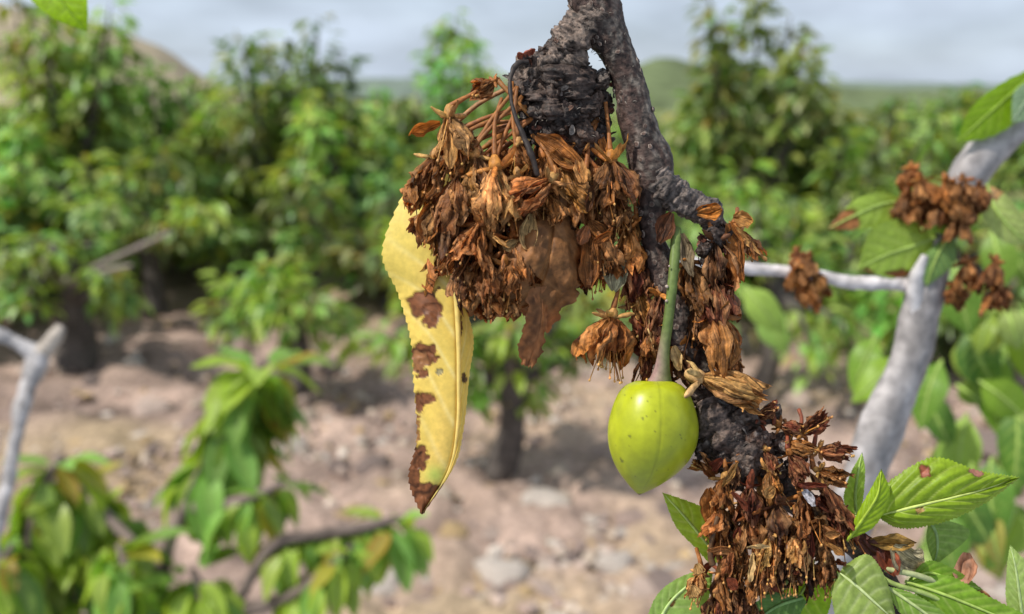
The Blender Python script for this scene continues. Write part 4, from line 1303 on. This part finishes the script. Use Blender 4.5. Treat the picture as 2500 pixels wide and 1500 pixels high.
FRONT = [(1058, 385, 92, -0.35, 1.0, 100, 42, 'rust'), (1035, 430, 60, -0.2, 1.0, 90, 38, 'orange'), (1122, 430, 100, 0.0, 1.0, 130, 44, 'brown'), (1160, 385, 92, 0.1, 1.0, 120, 38, 'brown'), (1062, 500, 80, -0.3, 1.0, 100, 40, 'brown'),
         (1110, 520, 96, -0.1, 1.0, 110, 42, 'dark'), (1268, 430, 96, 0.1, 1.0, 110, 42, 'brown'), (1255, 585, 112, 0.1, 1.0, 100, 40, 'brown'), (1140, 620, 90, 0.1, 1.0, 110, 42, 'brown'),
         (1195, 640, 110, 0.0, 1.0, 110, 44, 'brown'), (1238, 650, 124, -0.1, 1.0, 100, 36, 'rust'), (1385, 400, 70, 0.2, 1.0, 110, 46, 'rust'), (1430, 440, 60, 0.0, 1.0, 120, 48, 'brown'), (1455, 540, 40, 0.1, 1.0, 120, 44, 'brown'),
         (1330, 470, 84, 0.0, 1.0, 100, 44, 'brown'), (1120, 335, 70, -0.3, 1.0, 100, 36, 'brown'), (1265, 350, 84, 0.0, 1.0, 80, 30, 'rust'), (1330, 385, 70, 0.4, 1.0, 110, 40, 'rust'),
         (1420, 370, 30, 0.2, 1.0, 110, 44, 'brown'), (1500, 480, 40, 0.0, 1.0, 110, 44, 'brown'), (1530, 560, 20, 0.2, 1.0, 100, 38, 'orange'), (1545, 640, 10, 0.1, 1.0, 110, 36, 'red'), (1480, 590, 20, -0.1, 1.0, 100, 34, 'rust'),
         (1205, 200, 50, -0.7, 0.4, 56, 26, 'rust'), (1182, 690, 100, -0.1, 1.0, 80, 38, 'brown'), (1232, 706, 112, 0.1, 1.0, 66, 36, 'rust'), (1450, 620, 30, -0.2, 1.0, 90, 34, 'brown'), (1560, 740, 0, 0.2, 1.0, 110, 30, 'red'),
         (1190, 480, 84, 0.0, 1.0, 110, 44, 'dark'), (1100, 570, 80, 0.0, 1.0, 90, 40, 'rust')]
for k, (x, y, z, ax, ay, L, Rr, pal) in enumerate(FRONT):
    s = _br.choice(SPUR if x < 1330 else SPUR_R)
    blossom((x, y, z), (ax, ay, _br.uniform(-0.1, 0.35)), L * 0.95, Rr * 0.95, pal, 20 + k, [s, ((s[0] + x) / 2 - 6, (s[1] + y) / 2 - 14, (s[2] + z) / 2 + 6)] if y < 520 else [(x + _br.uniform(-20, 20), y - 70, z - 24)], 4, 4, 0.45,
            _br.uniform(-0.4, 0.4), 6, label=zone_a(x, y, z, pal), group=GA, sepal_pal=_br.choice([pal, 'rust', 'tan']))
_fr = random.Random(8)
for k in range(26):
    x = _fr.uniform(1030, 1500)
    y = _fr.uniform(330, 660)
    if (x - 1260) ** 2 / 260 ** 2 + (y - 480) ** 2 / 230 ** 2 > 1:
        continue
    pal = _fr.choice(['dark', 'brown', 'brown', 'rust'])
    blossom((x, y, _fr.uniform(-90, 20)), (_fr.uniform(-0.4, 0.4), 1, _fr.uniform(-0.3, 0.3)), _fr.uniform(100, 130), _fr.uniform(40, 52), pal, 80 + k, [(1320, 300, -10)], 3, 4, stam=0, light=True,
            label=zone_a(x, y, 0, pal), group=GA)


# single dry petals and scraps caught in the clusters
def scrap(c, d, L, w, colr, seed, label, nrm=(0, 0.2, 1), curl=0.8, cup=0.5, name='dry_petal', group=None, mat=None, crumple=0.07, wide=0.55):
    o = obj(name, tongue(c, d, nrm, L, w, seed, colr, curl, 11, 20, cup, crumple, 0.15, wide), mat or M_PETAL)
    tag(o, label, 'petal', group)
    return o


scrap((1075, 300, 80), (-1, 0.25, 0.1), 98, 22, PAL['orange'], 501, 'orange dry petal hooked out from the top flower of the cluster', curl=1.0)
scrap((1098, 300, 116), (0.02, 1, 0.05), 112, 19, PAL['tan'], 502, 'long pale tan dry petal hanging from the top flower', curl=0.2)
scrap((1060, 490, 92), (-0.25, 1, 0.1), 112, 28, PAL['rust'], 503, 'brown folded dry petal lying over the yellow leaf', curl=0.4, cup=0.9)
scrap((1297, 522, 134), (-0.10, 1, 0), 92, 24, PAL['straw'], 504, 'pale straw-coloured dry petal in the middle of the cluster', curl=0.3)
scrap((1268, 590, 132), (-1, 0.35, 0.1), 46, 16, PAL['straw'], 505, 'short pale scrap of petal beside the straw-coloured petal', curl=0.5)
scrap((1190, 565, 150), (0.8, 0.62, 0.1), 66, 7, PAL['tan'], 506, 'thin pale sepal jutting from the rusty fan-shaped flower', curl=0.1, mat=M_SEPAL)
scrap((1500, 610, 40), (0.0, 1, 0.1), 104, 34, (0.33, 0.32, 0.20), 507, 'greyish green translucent petal beside the stem', curl=0.2, crumple=0.05)
scrap((1435, 560, 70), (0.05, 1, 0), 140, 30, PAL['brown'], 508, 'long brown dry petal at the stem side of the cluster', curl=0.3, cup=0.7)
scrap((1310, 330, 84), (0.9, 0.55, 0.1), 130, 30, PAL['rust'], 509, 'wide rusty petal folded under the black buds', curl=0.3)
scrap((1296, 136, 44), (-0.3, -0.8, 0.3), 34, 18, (0.34, 0.10, 0.06), 510, 'small reddish bud scale standing on top of the spur', curl=1.6, mat=M_SEPAL)
scrap((1268, 146, 40), (0.3, -0.8, 0.3), 36, 13, (0.30, 0.09, 0.05), 511, 'small curled red scale on the top edge of the spur', curl=1.4, mat=M_SEPAL)
for k in range(30):
    x, y = _fr.uniform(1050, 1520), _fr.uniform(360, 680)
    if (x - 1270) ** 2 / 240 ** 2 + (y - 510) ** 2 / 190 ** 2 > 1:
        continue
    scrap((x, y, _fr.uniform(70, 120)), (_fr.uniform(-1, 1), _fr.uniform(0.1, 1), _fr.uniform(-0.2, 0.3)), _fr.uniform(40, 80), _fr.uniform(9, 20), jit(_fr.choice(['rust', 'brown', 'tan', 'orange', 'dark']), _fr, 0.3), 520 + k,
          'small brown scrap of dry petal caught in the large cluster', curl=_fr.uniform(-1, 1.2), group='scraps of dry petal in the large cluster')

# ---------------------------------------------------------------- the withered flowers round the cherry's stalk
GB = 'withered flowers beside the cherry stalk'
LB = 'withered brown flower clinging to the branch beside the cherry stalk'
scrap((1700, 520, 40), (0.9, -0.25, 0.2), 80, 24, PAL['orange'], 601, 'orange folded petal on top of the spur beside the cherry stalk', curl=0.9)
scrap((1780, 545, 40), (0.25, 1, 0.1), 150, 28, PAL['rust'], 602, 'long brown tongue-shaped petal hanging from the spur', curl=0.25, cup=0.3)
scrap((1780, 540, 34), (0.75, 0.8, 0.1), 130, 10, PAL['tan'], 603, 'thin tan sepal trailing outward from the spur', curl=-0.3, mat=M_SEPAL)
scrap((1790, 530, 24), (1, 0.15, 0.1), 66, 22, PAL['tan'], 604, 'fuzzy tan petal edge beside the spur end', curl=1.2)
scrap((1665, 570, 60), (0.25, 1, 0.1), 110, 20, (0.22, 0.16, 0.09), 605, 'drab striped petal behind the cherry stalk', curl=0.2)
scrap((1640, 520, 56), (-0.5, 1, 0.1), 90, 26, PAL['dark'], 606, 'dark brown petal hooked over the head of the cherry stalk', curl=0.7)
blossom((1745, 590, 40), (0.15, 1, 0.1), 130, 38, 'dark', 61, [(1740, 540, 20)], 4, 4, 0.4, 0, 0, label=LB, group=GB)
blossom((1752, 690, 40), (-0.05, 1, 0.1), 92, 50, 'red', 62, [(1745, 640, 20)], 3, 5, 0.5, 0.3, 0, label='dark red rounded withered flower below the brown tongue-shaped petal', group=None, crumple=0.03)
blossom((1745, 770, 46), (0.25, 1, 0.1), 128, 52, 'rust', 63, [(1730, 730, 30)], 5, 5, 0.5, 0.6, 0, label='rusty bulging withered flower with pointed sepals beside the cherry stalk', group=None, crumple=0.04, sepal_pal='orange')
blossom((1712, 922, 74), (0.93, 0.25, 0.1), 158, 40, 'tan', 64, [(1675, 905, 30)], 5, 5, 0.42, -0.6, 0, label='tan withered flower lying sideways just above the cherry shoulder', group=None, crumple=0.035, sepal_pal='straw')
for k, (x, y, z, ax, L, pal) in enumerate([(1610, 720, 20, -0.1, 120, 'red'), (1600, 800, 20, 0.0, 110, 'rust'), (1580, 870, 30, -0.3, 60, 'red'), (1660, 850, 20, 0.2, 90, 'dark'), (1680, 640, 30, 0.1, 110, 'brown'), (1700, 740, 26, 0, 110, 'dark'),
                                           (1550, 540, 10, -0.2, 80, 'orange'), (1570, 620, 0, -0.2, 100, 'red'), (1800, 560, 10, 0.5, 80, 'rust'), (1560, 700, 0, 0.1, 90, 'orange'), (1640, 930, 10, 0.3, 60, 'dark'), (1780, 840, 10, 0.2, 80, 'rust')]):
    blossom((x, y, z), (ax, 1, 0.1), L, L * 0.28, pal, 640 + k, [(x, y - 50, z - 20)], 4, 4, 0.4, 0.1, 4, label=TONE[pal] + ' withered flower ' + ('between the stem and the cherry stalk' if x < 1625 else 'clinging to the branch behind the cherry stalk'), group=GB, sepal_pal=_br.choice([pal, 'orange']))
scrap((1660, 905, 60), (-0.25, -1, 0.2), 62, 14, PAL['straw'], 610, 'pale pointed sepal curling up above the sideways tan flower', curl=-0.6, mat=M_SEPAL)
scrap((1585, 780, 40), (0.1, 1, 0), 80, 5, PAL['straw'], 611, 'thin straw-coloured fibre beside the cherry stalk', curl=0.1, mat=M_SEPAL)

# ---------------------------------------------------------------- the withered flowers: the lower cluster
GC = 'withered flowers of the lower cluster'
LC = 'withered reddish brown flower in the lower cluster by the green leaves'
LOW = [(1850, 1020, 40, 0.6, -0.3, 60, 'red'), (1905, 1040, 40, 0.8, 0.2, 64, 'red'), (1800, 1130, 66, -0.2, 1, 66, 'dark'), (1870, 1100, 66, 0.3, 0.8, 64, 'red'), (1925, 1085, 40, 0.7, 0.2, 70, 'rust'), (1960, 1060, 40, 0.5, -0.4, 70, 'red'), (2000, 1100, 30, 0.8, 0.1, 80, 'red'), (1930, 1110, 60, 0.4, 0.8, 80, 'red'), (1880, 1150, 70, 0.2, 1, 90, 'rust'), (2000, 1150, 40, 0.8, 0.3, 80, 'rust'), (1770, 1170, 60, -0.2, 1, 100, 'rust'),
       (1740, 1150, 40, -0.6, -0.4, 60, 'brown'), (1830, 1190, 70, 0, 1, 110, 'red'), (1760, 1240, 70, -0.1, 1, 100, 'rust'), (1830, 1260, 80, 0, 1, 120, 'brown'), (1900, 1230, 80, 0.1, 1, 120, 'dark'), (1960, 1210, 60, 0.2, 1, 120, 'brown'),
       (2010, 1190, 40, 0.4, 1, 110, 'red'), (1880, 1300, 90, -0.1, 1, 110, 'tan'), (1950, 1290, 80, 0.1, 1, 120, 'tan'), (2000, 1280, 60, 0.1, 1, 110, 'brown'), (1800, 1330, 80, -0.1, 1, 100, 'brown'), (1850, 1370, 80, 0, 1, 100, 'brown'),
       (1910, 1350, 70, 0.1, 1, 90, 'dark'), (2020, 1340, 60, 0, 1, 100, 'brown'), (1760, 1400, 70, 0, 1, 110, 'brown'), (1800, 1420, 60, 0.1, 1, 120, 'dark'), (1750, 1440, 60, 0, 1, 110, 'red'), (1830, 1460, 50, 0, 1, 100, 'brown'),
       (2040, 1260, 30, 0.5, 1, 90, 'red'), (1860, 1210, 30, 0, 1, 120, 'dark'), (1940, 1330, 20, 0, 1, 120, 'dark'), (1790, 1280, 20, 0, 1, 120, 'dark'), (1980, 1380, 20, 0.2, 1, 70, 'brown'), (1710, 1400, 40, -0.2, 0.8, 70, 'tan'), (1900, 1420, 20, 0, 1, 60, 'brown')]
for k, (x, y, z, ax, ay, L, pal) in enumerate(LOW):
    blossom((x, y, z), (ax, ay, _br.uniform(0, 0.35)), L * 0.9, L * 0.27, pal, 700 + k, [(x - 10, y - 60, z - 36)], 4, 4, 0.45, _br.uniform(-0.3, 0.5), 8 if y > 1220 else 3, label=TONE[pal] + ' withered flower ' + ('on the upper end of the lower cluster' if y < 1190 else 'at the bottom of the lower cluster' if y > 1360 else 'in the middle of the lower cluster'), group=GC,
            sepal_pal=_br.choice([pal, 'rust', 'tan']), stam_len=1.1)
scrap((1738, 1290, 70), (-0.1, -1, 0.1), 100, 26, PAL['rust'], 721, 'broad brown petal over the lower cluster edge', curl=0.2, nrm=(0, 0, 1))
scrap((1745, 1170, 50), (-0.55, -0.75, 0.1), 46, 14, PAL['brown'], 722, 'small brown petal sticking up from the lower cluster', curl=0.3)
for k, (x, y, r_) in enumerate([(1722, 1400, 20), (1712, 1455, 22)]):
    scrap((x - r_, y - 24, 84), (0.35, 1, 0.2), 56, 17, PAL['straw'], 730 + k, 'pale ring-like dry petal at the bottom of the lower cluster', curl=1.7, cup=0.8, group='pale ring-like petals')
scrap((1880, 1335, 128), (-1, 0.02, 0), 56, 7, PAL['straw'], 734, 'short pale flat sepal lying across the lower cluster', curl=0.1, mat=M_SEPAL)
scrap((1838, 1350, 120), (-0.1, 1, 0), 70, 10, PAL['straw'], 735, 'pale upright sepal in the lower cluster', curl=0.1, mat=M_SEPAL)
scrap((1960, 1190, 92), (0.6, 0.9, 0.1), 56, 13, (0.40, 0.38, 0.40), 736, 'shiny silver-grey scale in the lower cluster', curl=0.3, mat=M_BUD)
for k in range(26):
    x, y = _fr.uniform(1740, 2050), _fr.uniform(1110, 1450)
    scrap((x, y, _fr.uniform(60, 110)), (_fr.uniform(-1, 1), _fr.uniform(-0.2, 1), _fr.uniform(-0.2, 0.4)), _fr.uniform(36, 76), _fr.uniform(8, 17), jit(_fr.choice(['rust', 'brown', 'tan', 'red', 'red', 'dark']), _fr, 0.3), 760 + k,
          'small brown scrap of dry petal caught in the lower cluster', curl=_fr.uniform(-1, 1.4), group='scraps of dry petal in the lower cluster')
o = obj('flower_stalk', tube([(1752, 1262, 96), (1742, 1300, 100), (1734, 1350, 96), (1740, 1380, 90)], [6, 6, 6.5, 9], 8, 26, (0.10, 0.05, 0.02)), M_STALK)
tag(o, 'thin bare brown flower stalk crossing the pale green leaf', 'stalk')

# ---------------------------------------------------------------- green leaves at the branch tip
GRN = (0.235, 0.355, 0.018)
VN = (0.52, 0.60, 0.17)
# the large veined leaf
young_leaf([(2140, 1262, 20), (2190, 1248, 40), (2300, 1222, 55), (2400, 1196, 50), (2490, 1166, 36)],
           [(2085, 1262, 10), (2160, 1185, 30), (2275, 1118, 50), (2390, 1150, 55), (2490, 1166, 36)],
           [(2140, 1262, 20), (2200, 1290, 20), (2300, 1276, 26), (2400, 1232, 34), (2490, 1166, 36)],
           'large bright green leaf with strong veins and small brown spots', D=D0, base=GRN, vein=VN, nveins=7, quilt=17, serr=6, teeth=44, seed=61, nv=150, nu=30, bulge=10,
           spots=[(2258, 1150, 13, 15, (0.34, 0.10, 0.06)), (2384, 1152, 15, 12, (0.36, 0.16, 0.12)), (2246, 1247, 9, 7, (0.45, 0.28, 0.10))], vein_w=0.055, slant=0.40, petiole=[(2050, 1272, 0), (2090, 1262, 20), (2140, 1262, 20)])
young_leaf([(2068, 1320, 50), (2105, 1270, 74), (2140, 1215, 80), (2152, 1145, 70)], [(2068, 1320, 50), (2090, 1260, 60), (2128, 1190, 66), (2152, 1145, 70)], [(2068, 1320, 50), (2135, 1285, 70), (2172, 1210, 66), (2152, 1145, 70)],
           'narrow folded green leaf crossing the base of the large veined leaf', D=D0, base=(0.25, 0.38, 0.012), vein=(0.33, 0.44, 0.04), nveins=9, quilt=5, serr=3, seed=62, nv=80)
young_leaf([(1760, 1370, -20), (1720, 1320, -10), (1670, 1260, -6), (1617, 1203, 0)], [(1735, 1380, -30), (1700, 1340, -20), (1650, 1285, -6), (1617, 1203, 0)], [(1800, 1330, -30), (1765, 1262, -20), (1690, 1228, -10), (1617, 1203, 0)],
           'pale green pointed leaf below the cherry', D=D0, base=(0.31, 0.43, 0.04), vein=(0.46, 0.55, 0.14), nveins=7, quilt=4, serr=3, seed=63, nv=80)
young_leaf([(2050, 1400, 60), (2090, 1430, 76), (2140, 1475, 80), (2190, 1520, 70)], [(2040, 1392, 60), (2030, 1450, 70), (2060, 1530, 70), (2190, 1540, 70)], [(2060, 1380, 60), (2120, 1355, 70), (2165, 1420, 76), (2190, 1520, 70)],
           'rounded grey-green leaf under the lower cluster', D=D0, base=(0.28, 0.38, 0.09), vein=(0.50, 0.58, 0.26), nveins=7, quilt=6, serr=3, seed=64, nv=90, bulge=12)
young_leaf([(2268, 1270, -50), (2290, 1320, -40), (2280, 1380, -40)], [(2268, 1270, -50), (2262, 1320, -50), (2280, 1380, -40)], [(2268, 1258, -50), (2368, 1300, -40), (2280, 1385, -40)],
           'bluish green rounded leaf under the large veined leaf', D=D0, base=(0.17, 0.29, 0.07), vein=(0.26, 0.38, 0.14), nveins=7, quilt=4, serr=2, seed=65, nv=70)
young_leaf([(2500, 1530, 10), (2490, 1460, 20), (2480, 1390, 20), (2466, 1330, 10)], [(2470, 1530, 0), (2456, 1460, 10), (2458, 1390, 16), (2466, 1330, 10)], [(2580, 1530, 10), (2560, 1460, 20), (2520, 1390, 20), (2466, 1330, 10)],
           'pale green upright leaf tip beyond the branch tip', D=D0, base=(0.30, 0.42, 0.12), vein=(0.44, 0.55, 0.22), seed=66)
young_leaf([(2210, 1420, 20), (2300, 1450, 50), (2400, 1490, 60), (2520, 1540, 60)], [(2210, 1420, 20), (2310, 1405, 40), (2400, 1450, 50), (2520, 1510, 60)], [(2210, 1425, 20), (2290, 1500, 40), (2400, 1560, 50), (2520, 1580, 60)],
           'bright green leaf spreading low along the branch tip', D=D0, base=(0.18, 0.33, 0.025), vein=(0.34, 0.46, 0.10), nveins=8, quilt=7, serr=5, seed=67, nv=90)
young_leaf([(1590, 1560, 0), (1630, 1480, 10), (1680, 1430, 10), (1730, 1390, 0)], [(1570, 1540, 0), (1600, 1460, 10), (1650, 1415, 10), (1730, 1385, 0)], [(1640, 1570, 0), (1700, 1520, 10), (1730, 1460, 10), (1740, 1400, 0)],
           'pale green leaf with a brown fleck at the bottom of the lower cluster', D=D0, base=(0.27, 0.42, 0.10), vein=(0.42, 0.54, 0.2), seed=68, spots=[(1640, 1470, 8, 8, (0.3, 0.14, 0.05))])
young_leaf([(2000, 1390, -20), (1960, 1440, 0), (1930, 1500, 0), (1920, 1560, 0)], [(1990, 1385, -20), (1900, 1410, -10), (1870, 1480, 0), (1920, 1560, 0)], [(2010, 1395, -20), (2030, 1460, -10), (2000, 1530, 0), (1920, 1560, 0)],
           'bright green leaf showing between the lower cluster and the rounded leaf', D=D0, base=(0.22, 0.38, 0.02), vein=(0.38, 0.50, 0.10), seed=69)
young_leaf([(1960, 1460, 40), (1900, 1480, 60), (1840, 1520, 60), (1800, 1560, 50)], [(1960, 1455, 40), (1880, 1450, 60), (1820, 1500, 60), (1800, 1560, 50)], [(1970, 1470, 40), (1930, 1530, 60), (1860, 1570, 60), (1800, 1560, 50)],
           'dark blue-green leaf at the foot of the lower cluster', D=D0, base=(0.10, 0.20, 0.04), vein=(0.16, 0.27, 0.08), seed=70)
young_leaf([(2092, 1270, -60), (2088, 1210, -60), (2096, 1150, -60), (2105, 1105, -60)], [(2080, 1270, -70), (2060, 1220, -60), (2075, 1160, -60), (2105, 1105, -60)], [(2100, 1270, -50), (2108, 1210, -60), (2112, 1150, -60), (2105, 1105, -60)],
           'narrow upright leaf in front of the grey bough', D=D0, base=(0.28, 0.44, 0.08), vein=(0.42, 0.55, 0.16), seed=71)
young_leaf([(2200, 1440, 0), (2260, 1400, 10), (2330, 1420, 0), (2400, 1440, -20)], [(2200, 1440, 0), (2260, 1372, 10), (2330, 1390, 0), (2400, 1440, -20)], [(2200, 1440, 0), (2260, 1440, 10), (2330, 1450, 0), (2400, 1440, -20)],
           'small green leaf behind the beige bract', D=D0, base=(0.17, 0.32, 0.03), vein=(0.3, 0.42, 0.08), seed=72)
young_leaf([(2160, 1430, 40), (2220, 1470, 50), (2290, 1520, 50), (2350, 1560, 50)], [(2160, 1430, 40), (2230, 1450, 50), (2310, 1500, 50), (2350, 1560, 50)], [(2160, 1430, 40), (2200, 1500, 50), (2270, 1550, 50), (2350, 1560, 50)],
           'narrow folded green leaf beside the rounded grey-green leaf', D=D0, base=(0.20, 0.34, 0.05), vein=(0.42, 0.5, 0.2), seed=73)
# near leaf at the upper corner
young_leaf([(80, -80, 0), (130, -20, 10), (180, 40, 10), (212, 78, 0)], [(10, -60, 0), (70, -5, 10), (130, 45, 10), (212, 78, 0)], [(160, -80, 0), (205, -30, 10), (214, 20, 10), (212, 78, 0)],
           'bright green leaf tip hanging in front of the hill', D=0.2, base=(0.26, 0.44, 0.0), vein=(0.22, 0.36, 0.01), seed=80, nveins=6, quilt=2)
# bracts, dead scraps and stalks round the branch tip
scrap((2180, 1335, 40), (0.8, 0.75, 0.1), 110, 34, (0.44, 0.40, 0.24), 801, 'beige striped bract curling open at the branch tip', curl=-1.4, cup=0.7)
scrap((2230, 1350, 56), (1, 0.0, 0.1), 46, 16, (0.46, 0.42, 0.28), 802, 'small hooked beige bract tip', curl=1.6)
scrap((2125, 1322, 24), (1, -0.05, 0.1), 120, 26, (0.34, 0.20, 0.05), 803, 'golden brown scrap under the large veined leaf', curl=0.6)
scrap((2150, 1330, 20), (0.5, 0.9, 0.1), 90, 30, PAL['red'], 804, 'deep red scale at the base of the branch tip shoots', curl=0.4, mat=M_SEPAL)
scrap((2095, 1300, 10), (0.7, 0.8, 0.1), 100, 26, (0.10, 0.03, 0.02), 805, 'dark red scale beside the lower cluster', curl=0.3, mat=M_SEPAL)
scrap((2360, 1350, -40), (-0.1, 1, 0.1), 100, 32, (0.40, 0.20, 0.12), 806, 'folded orange-brown dead leaf scrap behind the branch tip', curl=0.9, cup=0.8, mat=M_DEADLEAF)
scrap((2370, 1430, -30), (0.8, 0.5, 0), 60, 8, (0.30, 0.14, 0.06), 807, 'thin brown dry tail trailing from the dead leaf scrap', curl=0.2, mat=M_DEADLEAF)
for k, (p, rr, cc, lb) in enumerate([([(1860, 1465, 30), (1910, 1432, 50), (1960, 1395, 40), (1985, 1370, 10)], 10, (0.27, 0.34, 0.09), 'thick pale green leaf stalk under the lower cluster'),
                                     ([(2140, 1400, 20), (2180, 1425, 40), (2260, 1450, 46), (2330, 1480, 40)], 6, (0.28, 0.36, 0.10), 'pale green leaf stalk running beside the beige bract'),
                                     ([(2160, 1390, 30), (2240, 1405, 40), (2310, 1432, 30)], 7.5, (0.33, 0.36, 0.17), 'pale downy stipule below the beige bract')]):
    o = obj('leaf_stalk', tube(p, [rr] * (len(p) - 1) + [rr * 0.7], 10, 30, cc, 0.08, 0.03, seed=k), M_FSTALK)
    tag(o, lb, 'stalk')
